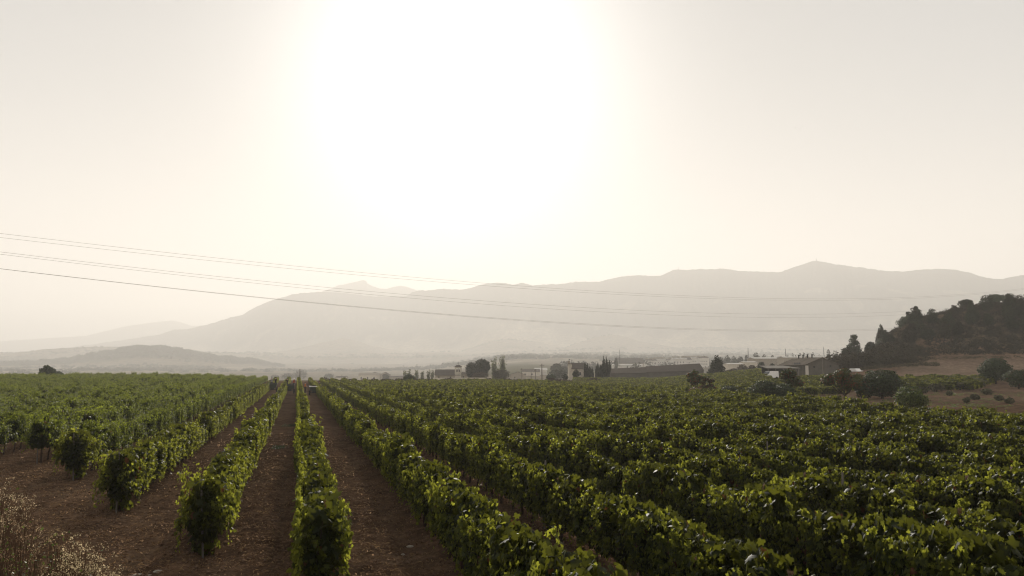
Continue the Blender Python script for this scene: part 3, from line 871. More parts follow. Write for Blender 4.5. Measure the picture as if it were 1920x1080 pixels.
seedbush(155, 1000, 7.6, .72, .5, 'bush of cream seed heads catching light at the bottom edge', 1, 640)
seedbush(50, 945, 8.8, .8, .5, 'taller wiry bush with pale seed heads at the left edge', 2, 150, DULL)
seedbush(10, 900, 10.2, .9, .5, 'pale topped bush in the far left corner of the bank', 3, 220)
seedbush(110, 975, 8.4, .5, .4, 'thin tan bush between the two paler paler bushes on the bank', 4, 110, DULL)
# leafless sapling
def sapling():
    px, Y = 22, 15.5
    a, b_ = ray(px, 905); x = a*Y; z0 = gz(x, Y)
    rr = random.Random(4); b = MB()
    def br(p, d, L, r, lv):
        q = p + d*L; m = p.lerp(q, .5) + Vector((rr.uniform(-.03, .03), rr.uniform(-.03, .03), 0))*L
        b.tube([p, m, q], [r, r*.8, r*.55], 4, False)
        if lv:
            for i in range(3):
                br(p.lerp(q, rr.uniform(.45, 1)), (d + Vector((rr.uniform(-.9, .9), rr.uniform(-.9, .9), rr.uniform(-.1, .5)))).normalized(), L*rr.uniform(.5, .8), r*.55, lv-1)
    br(Vector((0, 0, -.1)), Vector((.1, 0, 1)), .9, .014, 3)
    o = b.build('dead_sapling', plain('dead_wood', (.16,.10,.06), (.25,.16,.1), 8), None, (x, Y, z0))
    tag(o, 'leafless brown sapling on the bank at the left edge', 'sapling')
sapling()

# ------------------------------------------------------------------ trees
def crown_mesh(clumps, n, size, rng, flat=.0, elong=False, up=0.35):
    """clumps: (x,y,z,rx,rz,weight); leaf-sized faces spread over and through the clumps"""
    cl = np.array([c[:5] for c in clumps]); w_ = np.array([c[5] if len(c) > 5 else c[3]**2 for c in clumps]); w_ = w_/w_.sum()
    i = rng.choice(len(cl), n, p=w_)
    d = unit(rng.normal(0, 1, (n, 3)))
    r = rng.random(n)**.33
    r = .45 + .60*r
    bump = 1 + .28*np.sin(d[:, 0]*5+i)*np.sin(d[:, 1]*4+i*2)*np.cos(d[:, 2]*5+i*.7)
    c = cl[i]
    pos = c[:, :3] + d*np.stack([c[:, 3], c[:, 3], c[:, 4]], 1)*(r*bump)[:, None]
    nn = d + rng.normal(0, .55, (n, 3)) + [0, 0, up]
    tt = rng.normal(0, 1, (n, 3)) + ([0, 0, 1.2] if elong else [0, 0, -.4])
    V, F_, k = leaves(pos, nn, tt, size*rng.uniform(.6, 1.5, n), rng, 'rh')
    age = np.clip(.35 + .35*rng.normal(0, 1, n) + .25*(i % 3 - 1), 0, .9)
    return V, F_, k, age

def tree(name, label, cat, px, ytop, Y, wpx, kind, mat, seed, group=None, n=2200, size=None, trunk=.25, lean=0, dry=0, zbase=None):
    rng = np.random.default_rng(seed); rr = random.Random(seed)
    a, b_ = ray(px, ytop)
    x = a*Y; ztop = HC + b_*Y
    z0 = float(ground_z(x, Y)) if zbase is None else zbase
    h = max(ztop - z0, .6); w_ = wpx*Y/F
    e = empty(name, (x, Y, z0)); tag(e, label, cat, group)
    R_ = w_/2
    cl = []
    if kind == 'round':
        cl.append((0, 0, h*(trunk+(1-trunk)*.5), R_*.72, h*(1-trunk)*.46, 2.2*R_**2))
        for i in range(13):
            q = rr.uniform(0, 6.28); el = rr.uniform(-.25, 1.0)
            rr2 = R_*rr.uniform(.26, .42)
            cl.append((math.cos(q)*R_*.62*math.cos(el), math.sin(q)*R_*.62*math.cos(el), h*(trunk+(1-trunk)*.47) + math.sin(el)*h*(1-trunk)*.30, rr2, min(rr2, h*.26)))
    elif kind == 'open':
        for i in range(16):
            q = rr.uniform(0, 6.28); rad = R_*rr.uniform(.1, .85)
            r2 = R_*rr.uniform(.18, .34)
            cl.append((math.cos(q)*rad+lean*h, math.sin(q)*rad, h*(trunk+(1-trunk)*rr.uniform(.25, .80)) - rad*.15, r2, r2*.7))
        cl.append((lean*h, 0, h*.86, R_*.3, h*.10))
    elif kind == 'pine':
        m = 12
        for i in range(m):
            f = i/(m-1); q = rr.uniform(0, 6.28); rad = R_*(1-.62*f**1.6)*rr.uniform(.25, .75)
            r2 = R_*rr.uniform(.26, .42)*(1-.25*f)
            cl.append((math.cos(q)*rad, math.sin(q)*rad, h*(trunk+(1-trunk)*(.12+.80*f)), r2, min(r2*.75, h*.16)))
        cl.append((0, 0, h*(trunk+(1-trunk)*.45), R_*.6, h*(1-trunk)*.36, R_**2*1.2))
        cl.append((rr.uniform(-.2, .2)*R_, 0, h*.93, R_*.26, h*.06))
    elif kind == 'umbrella':
        for i in range(14):
            q = rr.uniform(0, 6.28); rad = R_*rr.uniform(.1, .72)
            r2 = R_*rr.uniform(.24, .38)
            cl.append((math.cos(q)*rad, math.sin(q)*rad, h*(trunk+(1-trunk)*.55) + (1-(rad/R_)**2)*h*(1-trunk)*.18, r2, h*(1-trunk)*.24))
        cl.append((0, 0, h*(trunk+(1-trunk)*.6), R_*.6, h*(1-trunk)*.36, R_**2))
    elif kind == 'cone':
        m = 9
        for i in range(m):
            f = i/(m-1); rad = R_*(1-.78*f**1.3)
            for j in range(4):
                q = rr.uniform(0, 6.28)
                cl.append((math.cos(q)*rad*.55, math.sin(q)*rad*.55, h*(trunk*.5+.06+.84*f*(1-trunk*.3)), rad*.48+.1, h*.085))
        cl.append((0, 0, h*.42, R_*.55, h*.33, R_**2*1.5))
    elif kind == 'cypress':
        m = 11
        for i in range(m):
            f = i/(m-1); rad = R_*(.62+.38*math.sin(min(1, f*1.6)*math.pi*.5))*(1-f**3.2)
            cl.append((rr.uniform(-.12, .12)*R_, rr.uniform(-.12, .12)*R_, h*(.04+.92*f), max(rad*rr.uniform(.8, 1.0), R_*.10), h*.085))
    elif kind == 'poplar':
        for i in range(26):
            q = rr.uniform(0, 6.28); f = rr.random(); rad = R_*rr.uniform(.15, .8)*(.55+.45*f)
            hh = h*rr.uniform(.72, .97)*(1-.16*(rad/R_)**2); 
            for j in range(5):
                g_ = j/4
                cl.append((math.cos(q)*rad*(.35+.65*g_), math.sin(q)*rad*(.35+.65*g_), h*.18 + (hh-h*.18)*g_, R_*.24*(1.2-g_*.7), h*.08))
    size = size or max(.10, w_*.045)
    V, Fc, k, age = crown_mesh(cl, n, size, rng, elong=kind in ('cypress', 'poplar', 'cone'))
    if dry: 
        m_ = (rng.random(n) < dry); age[m_] = 1.0
    V[:, 2] = np.maximum(V[:, 2], .02)
    leafobj('crown', V, Fc, age, k, mat, e)
    # trunk and limbs
    b = MB(); th = h*(trunk + .35*(1-trunk)); tr = max(.06, w_*.028)
    tp = Vector((lean*h*.5, 0, th))
    if kind == 'open':
        fork = Vector((lean*h*.2, 0, h*trunk*.75))
        b.tube([(0, 0, -.3), fork*.5 + Vector((.05, 0, 0)), fork], [tr*1.3, tr*1.05, tr], 7)
        for c in rr.sample(cl, min(8, len(cl))):
            c = Vector(c[:3]); md = fork.lerp(c, .5) + Vector((0, 0, -.08*h)); b.tube([fork, md, c], [tr*.7, tr*.45, tr*.15], 5)
    else:
        b.tube([(0, 0, -.4), tp*.5, tp, Vector((0, 0, h*.85))], [tr*1.2, tr, tr*.75, tr*.2], 7)
        for c in rr.sample(cl, min(7, len(cl))):
            c = Vector(c[:3]); st = Vector((0, 0, max(.3*h*trunk, c.z*.55))); b.tube([st, st.lerp(c, .55), c], [tr*.5, tr*.3, tr*.1], 5)
    b.build('trunk', TBARK, e)
    return e

G_M = 'small trees along the far edge of the vineyard'
tree('almond_tree', 'open almond tree with forked trunk standing before the long dark barn', 'tree', 1302, 692, 108, 42, 'open', ALMOND, 1, G_M, 3200, .22, .42, dry=.12)
tree('almond_tree', 'smaller reddish almond tree just right of the forked one', 'tree', 1328, 705, 104, 26, 'open', ALMOND, 2, G_M, 1500, .2, .35, dry=.3)
tree('red_bush', 'low reddish bush under the forked almond tree', 'bush', 1305, 725, 102, 30, 'round', ALMOND, 3, G_M, 900, .2, .05, dry=.6)
tree('dark_bush', 'low dark bush left of the leaning tree', 'bush', 1368, 722, 96, 40, 'round', SHRUB, 31, G_M, 1300, .2, .05)
tree('dark_bush', 'wide dark bush in front of the leaning tree', 'bush', 1432, 712, 90, 62, 'round', SHRUB, 4, G_M, 3000, .2, .05, dry=.05)
tree('leaning_tree', 'dark tree leaning right in front of the open shed', 'tree', 1474, 688, 92, 52, 'open', ALMOND, 5, G_M, 3200, .22, .34, lean=.10, dry=.14)
tree('dark_bush', 'dark bush at the foot of the leaning tree', 'bush', 1470, 718, 88, 44, 'round', SHRUB, 32, G_M, 1700, .2, .04)
tree('almond_tree', 'large rounded almond tree with dead brown twigs before the shed gable', 'tree', 1582, 688, 84, 80, 'open', ALMOND, 6, G_M, 6500, .20, .30, dry=.22)
tree('dark_shrub', 'broad very dark shrub right of the large almond tree', 'shrub', 1652, 692, 92, 92, 'round', SHRUB, 7, G_M, 7000, .2, .04, dry=.02)
tree('dark_shrub', 'low dark lobe joined to the left of the broad dark shrub', 'shrub', 1618, 706, 90, 42, 'round', SHRUB, 8, G_M, 2200, .2, .04, dry=.08)
tree('pale_shrub', 'light green feathery shrub at the edge of the vineyard', 'shrub', 1706, 722, 66, 66, 'round', LIGHTG, 9, G_M, 3800, .14, .03)
tree('oak_tree', 'round dark oak standing alone in the brown field', 'tree', 1864, 670, 128, 62, 'round', SHRUB, 10, G_M, 5200, .26, .08)
tree('dark_bush', 'dark bush cut by the right edge below the round oak', 'bush', 1908, 692, 116, 52, 'round', SHRUB, 11, G_M, 3200, .22, .05, dry=.06)
tree('green_tree', 'low spreading tree on the skyline at the far left', 'tree', 88, 684, 196, 34, 'open', SHRUB, 12, None, 2200, .38, .30)
tree('dark_bush', 'small bush right of the far left skyline tree', 'bush', 108, 696, 200, 24, 'round', SHRUB, 13, None, 900, .38, .2)
tree('dark_bush', 'round dark bush in front of the pale poplars left of the farmhouse', 'bush', 767, 701, 212, 27, 'round', SHRUB, 14, None, 1800, .3, .04, dry=.1)
def ground_hit(px, py):
    a, b_ = ray(px, py); ys = np.linspace(20, 300, 1200)
    below = (HC + b_*ys) < ground_z(a*ys, ys)
    return float(ys[np.argmax(below)]) if below.any() else 110.0
TUFT = leafmat('grey_tuft', (.07,.07,.045), (.12,.115,.075), (.14,.13,.08), .2, .8, .1)
for i, (px, py, w_) in enumerate(((1780,738,10),(1818,726,13),(1827,744,14),(1850,733,18),(1872,746,14),(1893,752,13),
                                  (1716,738,12),(1730,730,20),(1755,725,24),(1800,722,24),(1836,715,26),(1812,752,10))):
    a, b_ = ray(px, py + w_*.35)
    Y = ground_hit(px, py + w_*.4)
    tree('scrub_tuft', 'small grey-green tuft of scrub on the red soil', 'tuft', px, py - w_*.3, Y, w_*1.3, 'round', TUFT, 50+i, 'scrub tufts on the red soil', 260, .26, .0, dry=.15)

# hedge of dead brown growth closing the far end of the vineyard
def hedge():
    rng = np.random.default_rng(3)
    e = None
    n = 16000
    px = rng.uniform(600, 1130, n); Y = 214 + rng.uniform(-1.2, 1.2, n)
    t = (px-960)/F; x = t*Y; z = ground_z(x, Y)
    hh = 1.15 + .9*(vnoise(px/9, px*0, 3)-.4)
    pos = np.stack([x, Y, z + hh*rng.random(n)], 1)
    V, Fc, k = leaves(pos, rng.normal(0, 1, (n, 3)), rng.normal(0, 1, (n, 3)), rng.uniform(.18, .4, n), rng, 'rh')
    m = leafmat('brown_hedge', (.045,.032,.026), (.065,.045,.035), (.06,.04,.03), .1, .8, .1)
    o = leafobj('hedge', V, Fc, rng.random(n)*.8, k, m); tag(o, 'low dark brown hedge line at the far end of the vineyard', 'hedge')
hedge()

# distant domed and umbrella trees, poplars, cypresses
G_D = 'hazy trees beyond the vineyard'
tree('domed_tree', 'low domed hazy tree left of the tall pole', 'tree', 515, 702, 980, 20, 'round', FARTREE, 20, G_D, 700, .8, .0)
tree('domed_tree', 'low hazy tree left of the large domed tree', 'tree', 540, 699, 980, 34, 'round', FARTREE, 221, G_D, 1100, .8, .0)
tree('domed_tree', 'large domed hazy tree behind the wooden pole', 'tree', 564, 692, 980, 32, 'round', FARTREE, 21, G_D, 1500, .8, .0)
tree('domed_tree', 'flat domed hazy tree left of the small chimney roof', 'tree', 617, 700, 980, 24, 'round', FARTREE, 22, G_D, 1000, .8, .0)
tree('domed_tree', 'hazy tree rising behind the pale low farm roof', 'tree', 703, 697, 760, 22, 'round', FARTREE, 23, G_D, 700, 1.0, .0)
tree('domed_tree', 'grey tree at the right end of the pale low farm', 'tree', 723, 700, 690, 17, 'round', FARTREE, 24, G_D, 800, .8, .1)
for i, (px, yt, w_) in enumerate(((760,694,11),(768,692,9),(781,693,12),(792,695,8),(803,691,12),(811,693,9))):
    tree('pale_poplar', ['feathery poplar furthest left of the farmhouse row','thin poplar second from the left by the farmhouse','feathery poplar behind the round dark bush on its right','short sparse poplar mid way to the farmhouse','bushy poplar near the farmhouse wall','narrow poplar touching the farmhouse wall'][i],
         'tree', px, yt, 400, w_*1.25, 'poplar', POPL, 60+i, 'pale poplars left of the farmhouse', 700, .55, .0)
tree('umbrella_pine', 'left and smaller of the two dark pines by the farmhouse', 'tree', 884, 678, 318, 27, 'round', PINEM, 70, 'dark pines right of the farmhouse', 3600, .42, .12)
tree('umbrella_pine', 'right and taller of the two dark pines by the farmhouse', 'tree', 903, 672, 318, 37, 'round', PINEM, 71, 'dark pines right of the farmhouse', 5200, .42, .16)
tree('farm_shrub', 'tangled shrubs beneath the two dark pines', 'shrub', 900, 697, 312, 36, 'round', SCRUB, 72, None, 1800, .4, .05)
tree('poplar_tree', 'tall feathery poplar right of the two dark pines', 'tree', 942, 665, 322, 25, 'poplar', POPL, 73, 'tall poplars right of the pines', 2600, .42, .1)
tree('poplar_tree', 'shorter sparse poplar between the dark pines and the tall poplar', 'tree', 928, 669, 324, 23, 'poplar', POPL, 74, 'tall poplars right of the pines', 1600, .42, .1)
tree('farm_shrub', 'dense undergrowth at the foot of the tall poplars', 'shrub', 940, 692, 318, 38, 'round', SCRUB, 75, None, 2400, .4, .05)
tree('hazy_tree', 'hazy tree mass left of the tall plastered house', 'tree', 1043, 681, 520, 26, 'round', FARTREE, 76, G_D, 1400, .9, .1)
tree('hazy_tree', 'hazy tree just behind the left wall of the plastered house', 'tree', 1058, 686, 540, 18, 'round', FARTREE, 77, G_D, 800, .9, .1)
tree('hazy_tree', 'long low tree clump in front of the plastered house', 'tree', 1045, 692, 420, 40, 'round', FARTREE, 78, G_D, 1500, .7, .1)
tree('garden_bush', 'round bush right of the utility pole with crossarm', 'bush', 1033, 700, 262, 20, 'round', SHRUB, 79, None, 1300, .35, .05)
tree('garden_bush', 'small dark bush at the left corner of the plastered house', 'bush', 1060, 701, 258, 12, 'round', CYPR, 80, None, 700, .3, .05)
tree('garden_bush', 'round dark bush against the front of the plastered house', 'bush', 1080, 692, 262, 15, 'round', CYPR, 81, None, 1100, .3, .03)
for i, (px, yt, w_) in enumerate(((1097,677,5.5),(1101,679,5.5),(1105,687,5),(1108,688,5),(1111,690,5),(1118,684,5),(1121,680,5),(1126,682,8),(1130,676,8),(1132,666,6),(1137,667.5,6),(1143,673,7),(1140,684,11),(1135,684,12))):
    tree('cypress_tree', 'dark narrow cypress in the clump right of the plastered house', 'tree', px, yt, 262 + (i % 3)*2.5, w_*1.1, 'cypress', CYPR, 90+i, 'cypresses right of the plastered house', 1900, .34, .05)
tree('conifer', 'dark broad conifer at the right end of the long barn', 'tree', 1344, 666, 228, 36, 'cone', PINEM, 110, None, 5200, .34, .08)
for i, (px, yt, Y, w_, m_) in enumerate(((1376,690,300,18,SCRUB),(1392,682,300,22,SCRUB),(1410,684,290,18,SCRUB),(1427,678,250,17,SHRUB),(1448,681,260,12,SHRUB),(1440,690,235,20,SCRUB),(1405,692,240,34,SCRUB),(1425,692,236,24,SCRUB),(1370,693,250,26,SCRUB),(1385,693,246,26,SCRUB))):
    tree('field_bush', ['brown bush right of the broad conifer','ragged tree right of the conifer','low ragged tree mid way between conifer and shed','round dark tree left of the shed canopy','small dark tree above the shed canopy roof','brown bush left of the canopy posts','long brown thicket below the ragged trees','brown thicket below the round dark tree','brown thicket at the foot of the conifer','low brown thicket right of the conifer foot'][i],
         'bush', px, yt, Y, w_, 'round', m_, 120+i, 'thickets between the conifer and the shed', 1200, .35, .08, dry=.1)
for i, (px, yt, w_) in enumerate(((1464,666,6),(1476,664,9),(1486,661,6),(1492,664,5),(1500,661,6),(1507,660,7),(1515,662,6),(1524,660,9),(1536,663,6))):
    tree('small_tree', 'small round tree in the even line behind the white roofs', 'tree', px, yt, 520, w_, 'round', FARTREE, 140+i, 'line of small trees behind the white roofs', 260, .8, .1)
tree('hazy_tree', 'hazy round tree in the gap left of the wooded hillock', 'tree', 1553, 654, 420, 10, 'round', FARTREE, 150, G_D, 500, .6, .1)
tree('hazy_tree', 'pale spreading tree between the gap tree and the hillock', 'tree', 1566, 656, 430, 16, 'round', FARTREE, 151, G_D, 500, .6, .1)
for i, (px, yt, w_) in enumerate(((1352,668,14),(1364,665,15),(1376,666,16),(1388,667,14),(1399,664,9),(1417,660,16),(1433,664,13),(1448,665,8),(1155,669,9))):
    tree('hazy_tree', ['hazy tree rising behind the conifer','hazy tree second from the conifer','hazy tree in the middle of the belt right of the conifer','hazy tree at the right of the belt','slim hazy tree left of the mast','round hazy tree right of the mast','low hazy tree above the white roofs','small hazy tree at the end of the belt','hazy round tree left of the grey town roof'][i],
         'tree', px, yt, 640, w_, 'round', FARTREE, 160+i, 'belt of hazy trees before the town', 700, 1.0, .05)

# pines of the hillock
G_H = 'pines on the wooded hillock'
HP = [(1601,627,236,36,'pine','large rounded pine at the left foot of the hillock'),(1590,650,226,30,'round','bushy pine leaning on the left side of the large rounded pine'),
      (1651,608,244,20,'cone','pointed pine on the lower left slope of the hillock'),(1660,618,243,20,'pine','small dark pine right of the pointed pine'),
      (1655,634,232,40,'pine','broad pine below the pointed pine'),(1632,640,238,22,'round','dark bush between the two left pines'),
      (1718,574,247,20,'pine','small round-topped pine on the hillock skyline'),(1703,584,246,17,'pine','low pine left of the round-topped skyline pine'),
      (1700,592,240,38,'round','dark thick growth below the round-topped skyline pine'),
      (1812,561,250,34,'umbrella','flat-topped pine alone on the hillock crest'),(1826,576,247,26,'pine','pine tucked right of the flat-topped crest pine'),
      (1812,585,240,44,'pine','wide pine below the flat-topped crest pine'),
      (1866,551,252,32,'umbrella','flat-topped pine left of the tallest crest pines'),(1893,551,252,38,'pine','tallest crest pine near the right edge'),
      (1914,560,250,30,'pine','crest pine cut by the right edge'),(1877,570,242,44,'pine','wide pine below the tallest crest pines'),
      (1905,590,232,48,'pine','dark pine on the slope at the right edge'),(1850,600,228,44,'pine','pine in the middle of the right slope'),
      (1885,618,218,46,'pine','pine low on the right slope'),(1790,607,232,38,'pine','pine below the crest at the centre of the hillock'),
      (1760,600,240,30,'round','dark bush high on the centre slope of the hillock'),(1815,628,216,42,'pine','pine low on the centre slope'),
      (1850,640,208,40,'round','bush at the foot of the right slope'),(1780,640,212,40,'round','bush at the foot of the centre slope'),
      (1715,650,218,44,'pine','dark pine on the lower slope above the brown field'),(1690,655,212,44,'round','dense bush above the left corner of the brown field'),
      (1740,655,206,36,'round','dense bush right of the lower slope pine'),(1665,660,208,44,'round','dense bush low on the left flank'),
      (1640,668,204,40,'round','brownish bush at the left foot of the hillock'),(1610,672,200,44,'round','brownish bush behind the large almond tree'),
      (1712,672,196,56,'round','grey bush ending the scrub at the brown field'),(1905,640,206,40,'round','bush low at the right edge of the hillock'),
      (1745,628,224,36,'round','pale dry bush on the eroded flank'),(1585,672,204,26,'round','small bush left of the brownish bush at the hillock foot')]
for i, (px, yt, Y, w_, kd, lb) in enumerate(HP):
    dk = 'brown' in lb or 'dry' in lb or 'grey' in lb
    x = T(px)*Y; gzz = float(ground_z(x, Y)); zt = P(px, yt, Y)[2]
    zb = min(gzz, zt - (7 if kd == 'umbrella' else 5))
    tree('pine_tree' if kd != 'round' else 'hill_bush', lb, 'tree' if kd != 'round' else 'bush', px, yt, Y, w_*1.06, kd, SCRUB if dk else (PINEM if i % 4 else SHRUB), 200+i, G_H, int(1500+w_*60), .34,
         .12 if kd != 'umbrella' else .45, dry=.08 if dk else 0, zbase=zb)

# scrub cover of the hillock and the woods of the valley: masses nobody could count
def canopy_stuff(name, label, pts, mat, seed, per=60, leaf=.5, r=(1.2, 2.5), hfac=.8):
    rng = np.random.default_rng(seed); n = len(pts)
    pts = np.array(pts)
    R_ = rng.uniform(r[0], r[1], n)*pts[:, 3]
    i = np.repeat(np.arange(n), per)
    d = unit(rng.normal(0, 1, (n*per, 3))); d[:, 2] = np.abs(d[:, 2])*1.0 - .15
    b_ = 1 + .3*np.sin(d[:, 0]*4+i)*np.cos(d[:, 1]*5+i*1.7)
    pos = pts[i, :3] + d*(R_[i]*b_*(.6+.4*rng.random(n*per)))[:, None]*[1, 1, hfac*1.3]
    V, Fc, k = leaves(pos, d+rng.normal(0, .5, (n*per, 3)), rng.normal(0, 1, (n*per, 3)), leaf*R_[i]*rng.uniform(.5, 1.3, n*per), rng, 'rh')
    o = leafobj(name, V, Fc, np.clip(.4+.3*rng.normal(0, 1, n*per)+.2*rng.normal(0, 1, n)[i], 0, .92), k, mat)
    tag(o, label, None, None, 'stuff'); return o
rng = np.random.default_rng(9)
pt = []
while len(pt) < 4200:
    px = rng.uniform(1565, 2040); Y = rng.uniform(190, 262)
    x = T(px)*Y; z = float(ground_z(x, Y))
    if z < 6.5: continue
    e = vnoise(np.array(x/7), np.array(Y/9), 13)
    if 1640 < px < 1780 and e > .5 and rng.random() < .7: continue
    pt.append((x, Y, z-.1, rng.uniform(.5, 1.2)))
canopy_stuff('hillside_scrub', 'brown-green scrub covering the hillock slope', pt, HSCRUB, 5, 60, .28, (.5, 1.5))
pt = []
for i in range(420):
    px = rng.uniform(1560, 1745); Y = rng.uniform(180, 204); x = T(px)*Y
    f = .5 + .9*float(sstep(1745, 1660, px)); pt.append((x, Y, float(ground_z(x, Y)) - .2, f*rng.uniform(.7, 1.3)))
canopy_stuff('hill_foot_thicket', 'dense brown-green thicket at the left foot of the hillock', pt, HSCRUB, 55, 130, .16, (1.0, 2.2), .9)
for i in range(46):
    px = rng.uniform(1660, 2010); Y = rng.uniform(206, 232); x = T(px)*Y; z = float(ground_z(x, Y)); hh = rng.uniform(3.2, 5.6)
    py = 695 - (z + hh - HC)/Y*F
    tree('pine_tree', 'dark pine among the many covering the slope of the hillock', 'tree', px, py, Y, rng.uniform(22, 38), ('pine', 'round', 'pine', 'round')[i % 4], PINEM if i % 3 else HSCRUB, 400+i, 'pines covering the hillock slope', 1500, .3, .1, zbase=z-.3)
# low terrace scrub at the foot of the hillock, right
pt = []
for line, (ya, yb) in enumerate(((676, 668), (690, 680))):
    pass
for i in range(520):
    px = rng.uniform(1730, 2020); Y = rng.choice([186.0, 193.0, 199.0]) + rng.normal(0, .8)
    x = T(px)*Y; pt.append((x, Y, float(ground_z(x, Y))-.1, rng.uniform(.4, .8)))
for i in range(260):
    px = rng.uniform(1570, 1760); Y = 176 + rng.normal(0, 1.5)
    x = T(px)*Y; pt.append((x, Y, float(ground_z(x, Y))-.1, rng.uniform(.5, 1.0)))
canopy_stuff('terrace_scrub', 'low scrub along the terraces above the brown field', pt, SCRUB, 6, 40, .3, (.5, 1.1))
# weeds on the red soil right
pt = []
for i in range(2600):
    px = rng.uniform(1460, 1960); Y = rng.uniform(72, 108)
    x = T(px)*Y
    if x < np.interp(Y, *BX)+2: continue
    if vnoise(np.array(x/5), np.array(Y/3), 91) < .55 and rng.random() < .8: continue
    pt.append((x, Y, float(ground_z(x, Y))-.05, rng.uniform(.3, .8)))
canopy_stuff('field_weeds', 'thin green weeds growing on the red soil at the right', pt, LIGHTG, 7, 26, .25, (.3, .6), .4)
# margin growth between the vineyards
pt = []
for i in range(420):
    Y = rng.uniform(70, 150); x = float(np.interp(Y, *BX)) + rng.uniform(1.0, 3.2)
    pt.append((x, Y, float(ground_z(x, Y))-.1, rng.uniform(.5, 1.2)))
canopy_stuff('margin_scrub', 'brown and green scrub along the edge of the vineyard', pt, SHRUB, 8, 40, .3, (.4, .9))
# below the long barn
pt = []
for i in range(500):
    px = rng.uniform(1120, 1460); Y = 252 + rng.uniform(-2, 2); x = T(px)*Y
    pt.append((x, Y, float(ground_z(x, Y))-.1, rng.uniform(.6, 1.3)))
canopy_stuff('barn_scrub', 'grey scrub in front of the long barn', pt, SCRUB, 18, 40, .3, (.5, 1.0))
# valley woods: belts, copses and the wooded hill
pt = []
while len(pt) < 7000:
    Y = 520 + 3700*rng.random()**.9; px = rng.uniform(-60, 1640)
    x = T(px)*Y
    belt = vnoise(np.array(x/300+3), np.array(Y/70), 71)
    hill = (px < 520 and 2450 < Y < 2750)
    if not hill and belt < .66: continue
    if (px < 1050 and Y < 1500) or (Y < 1000 and rng.random() < .7): continue
    z = float(ground_z(x, Y))
    pt.append((x, Y, z, rng.uniform(.7, 1.3)))
canopy_stuff('valley_woods', 'hazy woods and tree belts across the valley floor', pt, FARTREE, 19, 60, .4, (3.5, 8.0))
pt = []
for i in range(2600):
    px = rng.uniform(-40, 530); Y = rng.uniform(2450, 2640); x = T(px)*Y; pt.append((x, Y, float(ground_z(x, Y)), rng.uniform(.6, 1.3)))
canopy_stuff('hill_woods', 'pine wood covering the low hill at the left', pt, FARTREE, 29, 70, .3, (4.5, 10.0))

# ------------------------------------------------------------------ buildings
def house(name, label, px0, px1, ybase, yeave, yridge, Y, depth, wallm, roofm, cat='building', group=None, ridge_axis='x', windows=(), chimney=(), over=.3, rot=0, door=None, zb=None):
    """walls in world metres; front faces the camera. windows: (u0,u1,v0,v1) as fractions of the front"""
    xa = P(px0, ybase, Y)[0]; xb = P(px1, ybase, Y)[0]; ze = P(px0, yeave, Y)[2]; zr = P(px0, yridge, Y)[2]
    w_ = xb-xa; cx = (xa+xb)/2
    z0 = float(ground_z(cx, Y)) - .3 if zb is None else zb
    he = ze-z0; hr = zr-z0
    e = empty(name, (cx, Y+depth/2, z0), rot); tag(e, label, cat, group)
    b = MB(); hw, hd = w_/2, depth/2
    b.box(-hw, hw, -hd, hd, 0, he)
    if ridge_axis == 'y' and hr > he + .05:
        for s in (-hd, hd): b.add([(-hw, s, he), (hw, s, he), (0, s, hr-.02)], [(0, 1, 2) if s < 0 else (2, 1, 0)])
    elif ridge_axis == 'x' and hr > he + .05:
        for s in (-hw, hw): b.add([(s, -hd, he), (s, hd, he), (s, 0, hr-.02)], [(0, 1, 2) if s > 0 else (2, 1, 0)])
    b.build('wall', wallm, e)
    r = MB(); th = .16; o_ = over
    if hr > he + .05:
        if ridge_axis == 'x':
            sl = (hr-he)/hd
            for sg in (-1, 1):
                A = [(-hw-o_, sg*(hd+o_), he-sl*o_), (hw+o_, sg*(hd+o_), he-sl*o_), (hw+o_, 0, hr), (-hw-o_, 0, hr)]
                B = [(x, y, z+th) for x, y, z in A]; r.add(A+B, [(0,1,2,3),(7,6,5,4),(0,4,5,1),(1,5,6,2),(2,6,7,3),(3,7,4,0)])
        else:
            sl = (hr-he)/hw
            for sg in (-1, 1):
                A = [(sg*(hw+o_), -hd-o_, he-sl*o_), (sg*(hw+o_), hd+o_, he-sl*o_), (0, hd+o_, hr), (0, -hd-o_, hr)]
                B = [(x, y, z+th) for x, y, z in A]; r.add(A+B, [(0,1,2,3),(7,6,5,4),(0,4,5,1),(1,5,6,2),(2,6,7,3),(3,7,4,0)])
    else:
        r.box(-hw-o_*.5, hw+o_*.5, -hd-o_*.5, hd+o_*.5, he+.003, he+.25)
    rf = r.build('roof', roofm, e)
    for (u0, u1, v0, v1) in windows:
        f = MB(); x0 = -hw+w_*u0; x1 = -hw+w_*u1; a0 = he*v0; a1 = he*v1; fr = .06
        f.box(x0-fr, x1+fr, -hd-.05, -hd+.02, a0-fr, a0); f.box(x0-fr, x1+fr, -hd-.05, -hd+.02, a1, a1+fr)
        f.box(x0-fr, x0, -hd-.05, -hd+.02, a0, a1); f.box(x1, x1+fr, -hd-.05, -hd+.02, a0, a1)
        wi = f.build('window', WOOD, e)
        g_ = MB(); g_.box(x0, x1, -hd-.025, -hd+.015, a0, a1); g_.build('pane', GLASS, wi)
    if door:
        u0, u1, v1 = door; d = MB(); d.box(-hw+w_*u0, -hw+w_*u1, -hd-.04, -hd+.02, 0.3, he*v1); d.build('door', WOOD, e)
    for (u, hh) in chimney:
        c = MB(); x = -hw+w_*u; c.box(x-.35, x+.35, -.35, .35, hr-.6, hr+hh); c.box(x-.42, x+.42, -.42, .42, hr+hh, hr+hh+.12); c.build('chimney', STONE, rf)
    return e, he, hr, w_

